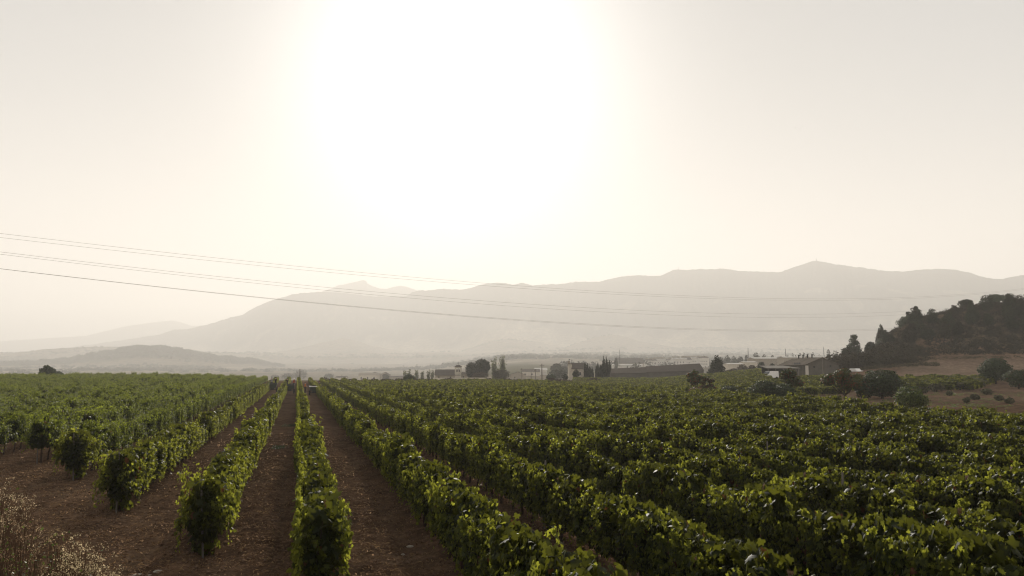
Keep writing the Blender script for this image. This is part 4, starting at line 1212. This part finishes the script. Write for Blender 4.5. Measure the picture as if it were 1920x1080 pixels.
# farmhouse with bell turret
e, he, hr, w_ = house('farmhouse', 'long stone farmhouse with a small open bell turret on its right', 816, 862, 713, 703, 693.4, 330, 8, STONE, ROOFT,
                      ridge_axis='x', windows=((.12,.17,.35,.75),(.60,.65,.35,.75)), over=.35, door=(.85,.93,.8))
def turret():
    Y = 329; s = 1/F*Y; x0, x1 = P(852.5, 700, Y)[0], P(864.5, 700, Y)[0]; cx = (x0+x1)/2; hw = (x1-x0)/2
    z0 = float(ground_z(cx, Y)); zt = P(858, 688, Y)[2]; b = MB()
    lx = cx - e.location[0]; ly = Y + hw - e.location[1]; bz = z0 - e.location[2]; H = zt - e.location[2]; op0 = H - 2.0; op1 = H - .45
    ly = -4.0 - .25 + hw
    b.box(lx-hw, lx+hw, ly-hw, ly+hw, 0, op0)
    b.box(lx-hw, lx+hw, ly-hw, ly+hw, op1, H)
    for sx in (-1, 1):
        for sy in (-1, 1): b.box(lx+sx*hw-(.42 if sx > 0 else 0), lx+sx*hw+(.42 if sx < 0 else 0), ly+sy*hw-(.42 if sy > 0 else 0), ly+sy*hw+(.42 if sy < 0 else 0), op0, op1)
    b.box(lx-.1, lx+.1, ly-hw, ly-hw+.3, op0, op1); b.box(lx-.1, lx+.1, ly+hw-.3, ly+hw, op0, op1)
    tu = b.build('turret', PLASTER, e)
    r = MB(); o_ = hw+.28; r.add([(lx-o_, ly-o_, H), (lx+o_, ly-o_, H), (lx+o_, ly+o_, H), (lx-o_, ly+o_, H), (lx-o_*.35, ly-o_*.35, H+.85), (lx+o_*.35, ly-o_*.35, H+.85), (lx+o_*.35, ly+o_*.35, H+.85), (lx-o_*.35, ly+o_*.35, H+.85)],
                             [(3,2,1,0),(0,1,5,4),(1,2,6,5),(2,3,7,6),(3,0,4,7),(4,5,6,7)])
    r.build('turret_roof', ROOFT, tu)
    v = MB(); v.tube([(lx, ly, H+.8), (lx, ly, H+2.0)], .05, 5); v.box(lx-.4, lx+.4, ly-.02, ly+.02, H+1.5, H+1.6); v.build('weather_vane', DARKM, tu)
turret()
house('farm_wing', 'lower stone wing joined to the right of the farmhouse', 863, 889, 713, 701, 698, 331, 7, STONE, ROOFT, windows=((.2,.26,.4,.7),(.6,.66,.4,.7)), over=.3)
# garden wall
def wall(name, label, px0, px1, Y, h, m, thick=.3):
    x0 = T(px0)*Y; x1 = T(px1)*Y; z = float(ground_z((x0+x1)/2, Y)); b = MB(); b.box(x0, x1, Y, Y+thick, z-.4, z+h); b.box(x0-.05, x1+.05, Y-.05, Y+thick+.05, z+h+.003, z+h+.1)
    o = b.build(name, m); tag(o, label, 'wall')
wall('garden_wall', 'low pale wall in front of the farmhouse and pines', 812, 922, 300, 1.0, PLASTER)
house('low_farm', 'pale low farm building left of the poplars', 672, 712, 712, 703, 699.5, 720, 9, PLASTER, STONE, windows=((.1,.16,.4,.7),(.4,.46,.4,.7),(.7,.76,.4,.7)), group=None)
house('low_farm', 'short gabled shed at the right end of the pale farm', 712, 730, 712, 703, 698, 716, 8, STONE, ROOFT, ridge_axis='y')
house('low_farm', 'long low outbuilding left of the round dark bush', 730, 760, 712, 707, 705, 650, 7, STONE, ROOFT, windows=((.2,.24,.3,.6),))
house('chimney_house', 'hazy low roof with one stout chimney right of the flat domed tree', 629, 648, 712, 708, 705.5, 700, 9, PLASTER, ROOFT, chimney=((.52, 1.4),))
house('white_shed', 'hazy gabled warehouse right of the tall poplars', 955, 986, 712, 703, 697.5, 480, 16, STONE, ROOFM, ridge_axis='y', windows=((.3,.36,.3,.6),))
house('white_shed', 'long pale warehouse behind the utility poles', 980, 1012, 712, 697, 692, 560, 14, PLASTER, ROOFM, windows=((.1,.18,.3,.6),(.5,.58,.3,.6)))
house('white_shed', 'bright pale-roofed shed behind the crossarm pole', 1003, 1026, 712, 694, 690, 600, 16, WHITEW, ROOFP, windows=((.2,.3,.3,.6),))
# tall plastered house
e2, he, hr, w_ = house('plastered_house', 'tall plastered house with dark roof beside the cypresses', 1073, 1097, 708, 691.5, 681, 268, 6.5, PLASTER, ROOFT,
                       windows=((.55,.68,.50,.72),(.55,.68,.10,.34),(.12,.25,.55,.75)), door=(.78,.92,.38), over=.25)
house('plastered_house', 'narrow pale tower wing at the left of the plastered house', 1067, 1073, 708, 683, 682, 268.5, 6, PLASTER, ROOFT, chimney=((.15, .9),), over=.12)
# long dark barns
def barn(name, label, pts, Y0, Y1, m):
    """roof facing the camera: pts (px, ytop, ybottom) left and right; falls towards us"""
    (pa, ta, ba), (pb, tb, bb) = pts
    e = empty(name, P((pa+pb)/2, 700, Y0)); c = e.location.copy(); c.z = float(ground_z(c.x, Y0)); e.location = c; tag(e, label, 'barn', 'long dark barns')
    D = 4.5
    fl, fr = P(pa, ba, Y0)-c, P(pb, bb, Y1)-c; rl, rr2 = P(pa, ta, Y0+D)-c, P(pb-8 if pb > 1300 else pb, tb, Y1+D)-c
    bl, br = rl+Vector((0, D, fl.z-rl.z)), rr2+Vector((0, D, fr.z-rr2.z))
    r = MB(); th = Vector((0, 0, .18))
    r.add([fl, fr, rr2, rl, fl+th, fr+th, rr2+th, rl+th], [(0,3,2,1),(4,5,6,7),(0,1,5,4),(1,2,6,5),(2,3,7,6),(3,0,4,7)])
    r.add([rl, rr2, br, bl, rl+th, rr2+th, br+th, bl+th], [(0,3,2,1),(4,5,6,7),(1,2,6,5),(2,3,7,6),(3,0,4,7)])
    r.build('roof', m, e)
    w2 = MB(); up = Vector((0, .3, -.02)); g = lambda v: Vector((v.x, v.y, -1.5))
    a, b_, d_, c_ = fl+up, fr+up, br-up*0+Vector((0, -.3, -.02)), bl+Vector((0, -.3, -.02))
    w2.add([g(a), g(b_), b_, a, g(c_), g(d_), d_, c_, rl+Vector((0,0,-.03)), rr2+Vector((0,0,-.03))], [(0,1,2,3),(1,5,6,9,2),(5,4,7,6),(4,0,3,8,7)])
    w2.build('wall', SHEDW, e)
    return e
barn('long_barn', 'long dark-roofed barn ending beside the broad conifer', ((1211, 688, 699), (1320, 682.5, 695)), 246, 236, ROOFT)
barn('long_barn', 'lower dark barn roof joined on the left of the long barn', ((1146, 692, 701), (1211, 689.5, 700)), 252, 247, ROOFT)
wall('white_wall', 'bright white wall between the long barn and the conifer', 1315, 1328, 262, 3.0, WHITEW)
# the shed with its gable towards us
def shed():
    Y = 168
    ap = P(1541, 671.5, Y); le = P(1510, 684.5, Y); re = P(1573, 684.5, Y)
    z0 = float(ground_z(ap.x, Y)) - .4
    c = Vector((ap.x, Y, z0)); e = empty('farm_shed', c); tag(e, 'large farm shed with its plain gable facing us below the hillock', 'shed')
    bl = P(1458, 682, Y+17); off = Vector((bl.x-le.x, 17, 0))
    A, L, R2 = ap-c, le-c, re-c
    g0 = lambda v: Vector((v.x, v.y, 0))
    b = MB(); AA, LL, RR = A+off, L+off, R2+off
    b.add([g0(L), g0(R2), R2, A, L, g0(LL), g0(RR), RR, AA, LL], [(0,1,2,3,4),(6,5,9,8,7),(1,6,7,2),(5,0,4,9)])
    b.build('wall', SHEDW, e)
    r = MB(); th = Vector((0, 0, .15)); ov = Vector((0, -.35, 0))
    for q0, q1 in ((L, LL), (R2, RR)):
        d = (q0-A)*.05; a = [q0+d+ov, q1+d, AA, A+ov]; bq = [v+th for v in a]; a = [v+Vector((0,0,.01)) for v in a]
        r.add(a+bq, [(0,1,2,3),(7,6,5,4),(0,4,5,1),(1,5,6,2),(2,6,7,3),(3,7,4,0)])
    rf = r.build('roof', ROOFM, e)
    for i in range(4):
        v = MB(); f = .35 + i*.17; q = A + off*f*.9 + Vector((0, 0, .1)); v.cyl(q+Vector((0, 0, .35)), (0, 0, 1), .14, .7, 8); v.cyl(q+Vector((0, 0, .75)), (0, 0, 1), .22, .1, 8); v.build('roof_vent', DARKM, rf)
    for px, py in ((1526.5, 688), (1557, 686.5)):
        q = P(px, py, Y) - c; v = MB(); v.box(q.x-.18, q.x+.18, q.y-.04, q.y+.02, q.z-.2, q.z+.2); v.build('vent', DARKM, e)
    v = MB(); q0 = P(1506, 684, Y)-c; q1 = P(1512, 684, Y)-c
    v.box(L.x-.02, L.x+.62, -.035, 0.01, 0, L.z-.1); v.build('corner_render', WHITEW, e)
    v = MB(); dx = P(1495, 690, Y+4)-c; v.box(L.x+off.x*.18, L.x+off.x*.18+.1, off.y*.18, off.y*.18+3.6, .1, 3.0); v.build('door', DARKM, e)
    # canopy to the left: thin roof on posts
    x0, x1 = P(1438, 690, Y-2).x, P(1500, 690, Y-2).x; zc = P(1470, 691, Y-2).z; cc = Vector(((x0+x1)/2, Y-2, float(ground_z((x0+x1)/2, Y-2))))
    e3 = empty('open_canopy', cc); tag(e3, 'open shelter with pale flat roof left of the farm shed', 'shelter')
    r = MB(); h = zc-cc.z; hw = (x1-x0)/2; r.add([(-hw,0,h),(hw,0,h),(hw-.5,9,h+.55),(-hw+1.2,9,h+.55),(-hw,0,h+.12),(hw,0,h+.12),(hw-.5,9,h+.67),(-hw+1.2,9,h+.67)], [(0,3,2,1),(4,5,6,7),(0,1,5,4),(1,2,6,5),(2,3,7,6),(3,0,4,7)])
    r.build('roof', CANR, e3)
    for i in range(5):
        p_ = MB(); x = -hw+.3+i*(2*hw-.6)/4; p_.tube([(x, .2, -.2), (x, .2, h)], .07, 6); p_.build('post', WOOD, e3)
    b = MB(); b.box(-hw+1.5, hw-.2, 8.2, 8.5, -.2, h+.45); b.build('back_wall', DARKM, e3)
    # white van nose under the shelter
    q = P(1443, 702, Y-4); z = float(ground_z(q.x, q.y)); e4 = empty('parked_van', (q.x+.6, q.y+2, z), R(-60)); tag(e4, 'small white van half hidden under the open shelter', 'van')
    v = MB(); v.add([(-.8,-1.9,.35),(.8,-1.9,.35),(.8,1.9,.35),(-.8,1.9,.35),(-.8,-1.9,.95),(.8,-1.9,.95),(.72,-1.0,1.1),(-.72,-1.0,1.1),(.7,-.4,1.75),(-.7,-.4,1.75),(.7,1.9,1.8),(-.7,1.9,1.8)],
                 [(3,2,1,0),(0,1,5,4),(4,5,6,7),(7,6,8,9),(9,8,10,11),(2,3,11,10),(1,2,10,8,6,5),(3,0,4,7,9,11)]); v.build('body', WHITEP, e4)
    g_ = MB(); g_.add([(-.66,-.97,1.14),(.66,-.97,1.14),(.64,-.45,1.69),(-.64,-.45,1.69)], [(0,1,2,3)]); ob = g_.build('windscreen', GLASS, e4); ob.location = (0, -.03, .03)
    for sx in (-.78, .78):
        for sy in (-1.2, 1.2):
            t_ = MB(); t_.cyl((sx, sy, .32), (1, 0, 0), .32, .2, 14); t_.build('wheel', RUBBER, e4)
shed()
# a small white car by the hillock
q = P(1604, 690.5, 172); z = float(ground_z(q.x, q.y)); e5 = empty('parked_car', (q.x, q.y, q.z-1.25), R(12)); e5.scale = (.8, .9, .9); tag(e5, 'small white car at the foot of the hillock', 'car')
v = MB(); v.add([(-.8,-1.9,.3),(.8,-1.9,.3),(.8,1.9,.3),(-.8,1.9,.3),(-.8,-1.9,.8),(.8,-1.9,.8),(.8,1.9,.85),(-.8,1.9,.85),(-.65,-.7,1.35),(.65,-.7,1.35),(.65,1.3,1.35),(-.65,1.3,1.35),(.78,-1.2,.85),(-.78,-1.2,.85)],
             [(3,2,1,0),(0,1,5,4),(4,5,12,13),(13,12,9,8),(8,9,10,11),(11,10,6,7),(2,3,7,6),(1,2,6,10,9,12,5),(3,0,4,13,8,11,7)]); v.build('body', WHITEP, e5)
for sx in (-.78, .78):
    for sy in (-1.2, 1.2):
        t_ = MB(); t_.cyl((sx, sy, .3), (1, 0, 0), .3, .18, 14); t_.build('wheel', RUBBER, e5)

# hazy town
G_T = 'hazy blocks of the town behind the long barn'
TOWN = [(1212,1232,676,674,'hazy pale block at the left of the town'),(1228,1248,674,672.5,'pale block second from the left in the town'),(1243,1272,675,673,'wide pale block in the middle of the town'),
        (1262,1288,673,671,'pale block right of the wide one in the town'),(1282,1297,674.5,670,'small gabled block in the town'),(1297,1316,671,669.5,'tall pale block toward the right of the town'),
        (1312,1330,671,670,'pale block furthest right behind the white wall')]
for i, (a, b_, ye, yr, lb) in enumerate(TOWN):
    ee, he, hr, w_ = house('town_block', lb, a, b_, 690, ye, yr, 900+(i % 3)*25, 14, WHITEW, ROOFP if i % 2 else ROOFT, group=G_T, over=.4,
          windows=tuple((.12+.2*j, .18+.2*j, v, v+.12) for j in range(4) for v in (.35, .6)), zb=float(ground_z(T((a+b_)/2)*900, 900))-1)
    for j in range(3):
        c = MB(); u = (-.35+.33*j)*w_; c.box(u-1.4, u+1.4, -2, 2, hr+.1, hr+1.5); c.box(u-1.7, u+1.7, -2.3, 2.3, hr+1.5, hr+1.75); c.build('stair_head', STONE, ee)
house('grey_hall', 'large hazy grey hall at the left end of the town', 1158, 1208, 690, 681, 671.5, 820, 26, STONE, ROOFT, group=G_T, windows=tuple((.05+.12*j, .1+.12*j, .5, .7) for j in range(7)), over=.5)
house('market_shed', 'long hazy shed in front of the grey hall', 1150, 1205, 690, 685, 683, 700, 12, WHITEW, ROOFP, group=G_T, windows=tuple((.05+.12*j, .1+.12*j, .3, .6) for j in range(7)), over=.5)
house('greenhouse', 'long white greenhouse roof left of the farm shed', 1414, 1480, 678, 672.5, 670, 480, 14, STONE, ROOFP, over=.3)
house('greenhouse', 'white flat roof just behind the farm shed ridge', 1470, 1515, 678, 670.5, 668.5, 460, 12, STONE, ROOFP, over=.3)
house('greenhouse', 'small white roofs behind the right end of the shed ridge', 1520, 1550, 678, 670, 667, 440, 9, STONE, ROOFP, over=.3, windows=((.2,.3,.4,.7),(.6,.7,.4,.7)))
house('white_shed', 'low white building between the conifer and the thickets', 1366, 1394, 690, 683, 681, 420, 10, PLASTER, ROOFP, over=.3, windows=((.2,.28,.3,.6),(.6,.68,.3,.6)))
house('white_shed', 'white sheds under the mast right of the conifer', 1396, 1420, 690, 679.5, 678, 440, 10, PLASTER, ROOFP, over=.3)

# ------------------------------------------------------------------ poles, masts, wires
def pole(px, yt, Y, label, r=.13, cross=True, group='wooden utility poles beyond the vineyard'):
    q = P(px, yt, Y); z = float(ground_z(q.x, Y)); e = empty('utility_pole', (q.x, Y, z)); tag(e, label, 'pole', group)
    b = MB(); b.tube([(0, 0, -.5), (0, 0, q.z-z)], [r*1.2, r*.8], 8); b.build('shaft', WOOD, e)
    if cross:
        c = MB(); h = q.z-z-.6; c.box(-.8, .8, -.16, -.13+.0, h-.06, h+.06); cr = c.build('crossarm', WOOD, e)
        for x in (-.7, 0.25, .7):
            i_ = MB(); i_.cyl((x, -.145, h+.14), (0, 0, 1), .05, .16, 8); i_.build('insulator', WHITEP, cr)
pole(562.5, 692, 240, 'tall wooden pole in front of the large domed tree', .16, False)
pole(978.5, 690, 300, 'utility pole right of the tall poplars')
pole(1004, 692, 320, 'utility pole left of the tallest crossarm pole')
pole(1016, 682, 250, 'tallest utility pole with a crossarm', .17)
pole(996, 697, 340, 'short distant utility pole between two taller ones', .12, False)
pole(1541.5, 672, 164, 'dark pole rising in front of the shed gable', .10, False)
pole(1095, 689, 262, 'short dark pole before the plastered house', .1, False)
def mast(px, yt, yb, Y, label, wm=1.0):
    q0, q1 = P(px, yb, Y), P(px, yt, Y); e = empty('lattice_mast', q0); tag(e, label, 'mast', 'thin masts'); h = q1.z-q0.z
    b = MB(); w2 = wm/2; n = 8
    for sx in (-1, 1):
        for sy in (-1, 1): b.tube([(sx*w2, sy*w2, -3), (sx*w2*.25, sy*w2*.25, h)], wm*.09, 4)
    for i in range(n):
        z0_, z1_ = h*i/n, h*(i+1)/n; a, c = w2*(1-.75*i/n), w2*(1-.75*(i+1)/n)
        for s_ in (-1, 1):
            b.tube([(-a, s_*a, z0_), (c, s_*c, z1_)], wm*.05, 4); b.tube([(s_*a, -a, z0_), (s_*c, c, z1_)], wm*.05, 4)
    b.build('lattice', DARKM, e); c = MB(); c.tube([(0, 0, h), (0, 0, h*1.15)], wm*.06, 5); c.build('antenna', DARKM, e)
mast(1531, 485, 491, 4320, 'antenna mast on the highest mountain summit', 5)
mast(1272.5, 501, 507, 4530, 'small mast on the left shoulder of the mountain ridge', 3.5)
mast(1403, 652, 670, 640, 'thin mast above the hazy tree belt', .7)
mast(1473, 654, 668, 640, 'faint mast above the line of small trees', .6)
mast(1545, 651, 668, 560, 'faint mast left of the wooded hillock', .5)
mast(1162, 656, 680, 640, 'faint mast right of the cypresses', .45)

def wire(label, pts, r=.028, off=0.0):
    """a hanging cable: its plan is a straight line, its sag a parabola"""
    A = np.array([-99.0, 150.0]); B = np.array([256.0, 400.0]); A = A + [0, off]; B = B + [0, off]
    xs_, zs_, ss = [], [], []
    for px, py in pts:
        a, b_ = ray(px, py)
        d = B-A; s_ = (a*A[1]-A[0])/(d[0]-a*d[1]); Y = A[1]+s_*d[1]
        ss.append(s_); zs_.append(HC+b_*Y)
    co = np.polyfit(ss, zs_, 2)
    s = np.linspace(-.12, 1.25, 120)
    b = MB(); b.tube([(A[0]+(B[0]-A[0])*q, A[1]+(B[1]-A[1])*q, float(np.polyval(co, q))) for q in s], r, 5)
    o = b.build('power_line', CABLE, None, None); tag(o, label, 'cable', 'power lines crossing the valley')
W = [('topmost power line crossing the sky', [(0,435),(320,473),(640,509),(960,538),(1200,552),(1500,559),(1700,555),(1920,542)], 0),
     ('second power line close below the topmost', [(0,442),(320,480),(640,515),(960,542.5),(1200,555.5),(1500,562),(1700,557.5),(1920,544)], 6),
     ('third power line from the top', [(0,471),(320,509),(640,543),(960,569),(1200,581),(1400,588),(1700,584)], 0),
     ('fourth power line close below the third', [(0,475.5),(320,514),(640,548.5),(960,575),(1200,588),(1400,594),(1700,590)], 6),
     ('lowest power line across the mountain foot', [(0,502),(320,541),(640,573),(960,599),(1200,612),(1400,618),(1640,617.5)], 0),
     ('fine power line doubling the lowest one', [(0,503),(320,541.5),(640,573.5),(960,600.5),(1200,614),(1400,620.5),(1640,619.5)], 7)]
for lb, pts, off in W: wire(lb, pts, .024, off)

# ------------------------------------------------------------------ harvest trailers and pickers
def trailer(px, Y, label, rim=DARKM, seed=0, rot=0.0, load=True):
    a = T(px); x = a*Y; z = gz(x, Y)
    e = empty('grape_trailer', (x, Y, z), -TILT + rot); tag(e, label, 'trailer', 'harvest trailers between the vine rows')
    b = MB(); w_, l, z0, z1 = .72, 1.35, .62, 1.32
    b.add([(-w_*.8,-l,z0),(w_*.8,-l,z0),(w_*.8,l,z0),(-w_*.8,l,z0),(-w_,-l-.1,z1),(w_,-l-.1,z1),(w_,l+.1,z1),(-w_,l+.1,z1),(-w_+.05,-l-.05,z1),(w_-.05,-l-.05,z1),(w_-.05,l+.05,z1),(-w_+.05,l+.05,z1),(-w_*.8,-l,z0+.06),(w_*.8,-l,z0+.06),(w_*.8,l,z0+.06),(-w_*.8,l,z0+.06)],
          [(3,2,1,0),(0,1,5,4),(1,2,6,5),(2,3,7,6),(3,0,4,7),(4,5,9,8),(5,6,10,9),(6,7,11,10),(7,4,8,11),(8,9,13,12),(9,10,14,13),(10,11,15,14),(11,8,12,15),(12,13,14,15)])
    b.build('hopper', GREENP, e)
    r = MB()
    r.box(-w_-.03, w_+.03, -l-.14, -l-.08, z1-.02, z1+.09); r.box(-w_-.03, w_+.03, l+.08, l+.14, z1-.02, z1+.09); r.box(-w_-.04, -w_+.02, -l-.08, l+.08, z1+.003, z1+.08); r.box(w_-.02, w_+.04, -l-.08, l+.08, z1+.003, z1+.08)
    r.build('rim', rim, e)
    f = MB(); f.box(-.3, .3, -l, l, .48, .62); f.box(-.05, .05, l, l+1.3, .46, .56); f.box(-.62, .62, -.05, .05, .36, .46); f.build('chassis', DARKM, e)
    for sx in (-.68, .68):
        t_ = MB(); t_.cyl((sx, 0, .36), (1, 0, 0), .38, .22, 20); wh = t_.build('wheel', RUBBER, e, smooth=False); h_ = MB(); h_.cyl((sx, 0, .36), (1, 0, 0), .17, .235, 12); h_.build('hub', DARKM, wh)
    for sx in (-.5, .5):
        h_ = MB(); h_.box(sx-.06, sx+.06, -l-.13, -l-.09, .66, .74); h_.build('tail_lamp', SHIRTS[1], e)
    if load:
        rr = random.Random(seed); n = 10; vs = []; fs = []
        for j in range(5):
            for i in range(n):
                q = 2*math.pi*i/n; rad = (1-j/4.2)*rr.uniform(.9, 1.05); vs.append((math.cos(q)*w_*.93*rad, math.sin(q)*l*.97*rad, z1-.08+.30*(1-(1-j/4)**2)*rr.uniform(.85, 1.1)))
        for j in range(4):
            for i in range(n): fs.append((j*n+i, j*n+(i+1) % n, (j+1)*n+(i+1) % n, (j+1)*n+i))
        fs.append(tuple(4*n+i for i in range(n)))
        g_ = MB(); g_.add(vs, fs); lo = g_.build('grape_load', GRAPES, None, None, True)
        lo.location = (x, Y, z); lo.rotation_euler = (0, 0, -TILT+rot); tag(lo, 'heap of picked grapes filling the ' + label.split(' trailer')[0].replace('dark ', '') + ' trailer', 'grapes', 'heaped grapes in the trailers')
    return e
def person(px, Y, zfoot, label, shirt, facing=0, arm=.3, cap=None, seed=0, bend=0.0):
    a = T(px); x = a*Y; z = gz(x, Y) + zfoot
    e = empty('person', (x, Y, z), facing); tag(e, label, 'person', 'people picking grapes')
    me = bpy.data.meshes.new('body')
    b = bend
    J = {'pel': (0,0,.95,.135,.10), 'wa': (0,-b*.2,1.10,.125,.09), 'ch': (0,-b*.5,1.32,.16,.105), 'nk': (0,-b*.75,1.47,.055,.055), 'hd': (0,-b*.85-.01,1.58,.078,.088), 'top': (0,-b*.85,1.70,.065,.075),
         'sl': (-.17,-b*.6,1.40,.06,.06), 'el': (-.24,-b*.7-.05,1.14,.042,.042), 'wl': (-.22,-b*.7-.22*arm-.05,.93+.3*arm,.03,.03), 'hl': (-.20,-b*.7-.30*arm-.08,.86+.36*arm,.032,.02),
         'sr': (.17,-b*.6,1.40,.06,.06), 'er': (.25,-b*.7-.08,1.15,.042,.042), 'wr': (.22,-b*.7-.30,1.02+.25*arm,.03,.03), 'hr': (.20,-b*.7-.37,1.0+.28*arm,.032,.02),
         'hipl': (-.10,0,.90,.095,.09), 'kl': (-.12,-.03,.50,.062,.062), 'al': (-.13,.02,.09,.042,.045), 'tl': (-.14,-.13,.035,.04,.03),
         'hipr': (.10,0,.90,.095,.09), 'kr': (.13,-.05,.50,.062,.062), 'ar': (.14,.03,.09,.042,.045), 'tr': (.15,-.12,.035,.04,.03)}
    E = [('pel','wa'),('wa','ch'),('ch','nk'),('nk','hd'),('hd','top'),('ch','sl'),('sl','el'),('el','wl'),('wl','hl'),('ch','sr'),('sr','er'),('er','wr'),('wr','hr'),
         ('pel','hipl'),('hipl','kl'),('kl','al'),('al','tl'),('pel','hipr'),('hipr','kr'),('kr','ar'),('ar','tr')]
    ks = list(J)
    # fingers
    for s_, h_ in (('l', 'hl'), ('r', 'hr')):
        bx, by, bz = J[h_][:3]
        for i in range(4):
            n_ = 'f%s%d' % (s_, i); J[n_] = (bx+(i-1.5)*.020, by-.06-.008*(i in (1, 2)), bz-.05, .009, .009); E.append((h_, n_)); ks.append(n_)
        n_ = 'th'+s_; J[n_] = (bx+(.05 if s_ == 'l' else -.05), by-.03, bz-.01, .010, .010); E.append((h_, n_)); ks.append(n_)
    me.from_pydata([J[k][:3] for k in ks], [(ks.index(a_), ks.index(b_)) for a_, b_ in E], [])
    o = link('body', me, e)
    sk = o.modifiers.new('skin', 'SKIN')
    for i, k in enumerate(ks):
        v = me.skin_vertices[0].data[i]; v.radius = J[k][3:5]; v.use_root = (k == 'pel')
    o.modifiers.new('sub', 'SUBSURF').levels = 1
    dg = bpy.context.evaluated_depsgraph_get(); ev = o.evaluated_get(dg); nm = bpy.data.meshes.new_from_object(ev)
    o.modifiers.clear(); o.data = nm
    for m in (SKIN, shirt, TROUS): nm.materials.append(m)
    for p_ in nm.polygons:
        c = p_.center; p_.use_smooth = True
        p_.material_index = 2 if c.z < 1.0 and abs(c.x) < .19 and c.y > -.2 else (1 if c.z < 1.44 and not (abs(c.x) > .185 and c.z < 1.22) else 0)
    h_ = MB(); n = 10; vs = []; fs = []; hy = -b*.85
    for j in range(5):
        q = j/4*math.pi*.5
        for i in range(n): a_ = 2*math.pi*i/n; vs.append((.092*math.cos(q)*math.cos(a_), hy+.02+.105*math.cos(q)*math.sin(a_), 1.64+.105*math.sin(q)))
    for j in range(4):
        for i in range(n): fs.append((j*n+i, j*n+(i+1) % n, (j+1)*n+(i+1) % n, (j+1)*n+i))
    if cap: 
        vs += [(-.06, hy-.09, 1.645), (.06, hy-.09, 1.645), (.05, hy-.19, 1.63), (-.05, hy-.19, 1.63)]; k0 = 5*n; fs.append((k0, k0+1, k0+2, k0+3))
    h_.add(vs, fs); h_.build('cap' if cap else 'hair', cap or SHIRTS[3], e, smooth=True)
    f = MB()
    for sx in (-.03, .03): f.box(sx-.012, sx+.012, hy-.092, hy-.082, 1.605, 1.617)
    f.box(-.01, .01, hy-.108, hy-.085, 1.57, 1.60); f.box(-.022, .022, hy-.092, hy-.08, 1.545, 1.553)
    f.build('face', SHIRTS[3], e)
    return e
trailer(590, 122, 'dark trailer with a white rim in the track right of the centre row', WHITEP, 1)
trailer(544, 128, 'dark trailer in the track left of the centre row', DARKM, 2)
trailer(512, 134, 'dark trailer furthest left beyond the second track', DARKM, 3)
person(539, 128.2, .68, 'person in dark clothes standing in the trailer left of the centre row', SHIRTS[3], R(170), .5)
person(551, 127.4, .68, 'person in red shirt and white cap standing in the same trailer', SHIRTS[1], R(150), .3, WHITEP, bend=.15)
person(510, 134, .62, 'grey-shirted person bending in the furthest left trailer', SHIRTS[2], R(200), .2, bend=.35)
person(517.5, 134.2, .68, 'person in black upright in the furthest left trailer', SHIRTS[3], R(180), .4)
person(600, 131, .25, 'dark-haired person walking ahead of the white-rimmed trailer', SHIRTS[0], R(190), .3, SHIRTS[1])
person(573, 126, .15, 'person in orange top among leaves of the centre row', SHIRTS[4], R(120), .3)

# birds
def bird(px, py, Y, rot, flap, label):
    q = P(px, py, Y); b = MB()
    b.tube([(0,-.2,0),(0,-.12,.01),(0,.02,.02),(0,.14,.02),(0,.22,.01)], [.01,.045,.06,.035,.008], 8)
    b.add([(0,.14,.02),(-.04,.26,.01),(.04,.26,.01)], [(0,2,1)])
    for s in (-1, 1):
        w1, w2 = .22*s, .52*s
        b.add([(0,-.08,.04),(w1,-.12,.04+flap*.6),(w2,.02,.04+flap),(w1,.05,.04+flap*.55),(0,.06,.04),(0,-.08,.03),(w1,-.12,.03+flap*.6),(w2,.02,.035+flap),(w1,.05,.03+flap*.55),(0,.06,.03)],
              [(0,1,2,3,4),(9,8,7,6,5),(0,5,6,1),(1,6,7,2),(2,7,8,3),(3,8,9,4)] if s > 0 else [(4,3,2,1,0),(5,6,7,8,9),(1,6,5,0),(2,7,6,1),(3,8,7,2),(4,9,8,3)])
    o = b.build('bird', SHIRTS[3], None, q); o.rotation_euler = (0, 0, rot); tag(o, label, 'bird', 'birds in the sky')
bird(1491.5, 240, 380, .5, .2, 'leftmost of three tiny birds in the sky')
bird(1499.5, 244, 370, 1.2, .1, 'lowest of three tiny birds in the sky')
bird(1505, 237, 390, -.4, .25, 'rightmost of three tiny birds in the sky')

# ------------------------------------------------------------------ haze
hb = MB(); hb.box(-7000, 7000, -60, 9250, -9, 735)
hm = bpy.data.materials.new('haze_air'); hm.use_nodes = True
ht = hm.node_tree; ht.nodes.clear(); ho = N(ht, 'ShaderNodeOutputMaterial'); hv = N(ht, 'ShaderNodeVolumePrincipled')
hv.inputs['Color'].default_value = (1.0, .975, .935, 1)
hv.inputs['Density'].default_value = 2.9e-4
hv.inputs['Anisotropy'].default_value = .25
ht.links.new(hv.outputs[0], ho.inputs['Volume'])
hz = hb.build('haze', hm); tag(hz, 'pale morning haze over the valley', None, None, 'stuff')
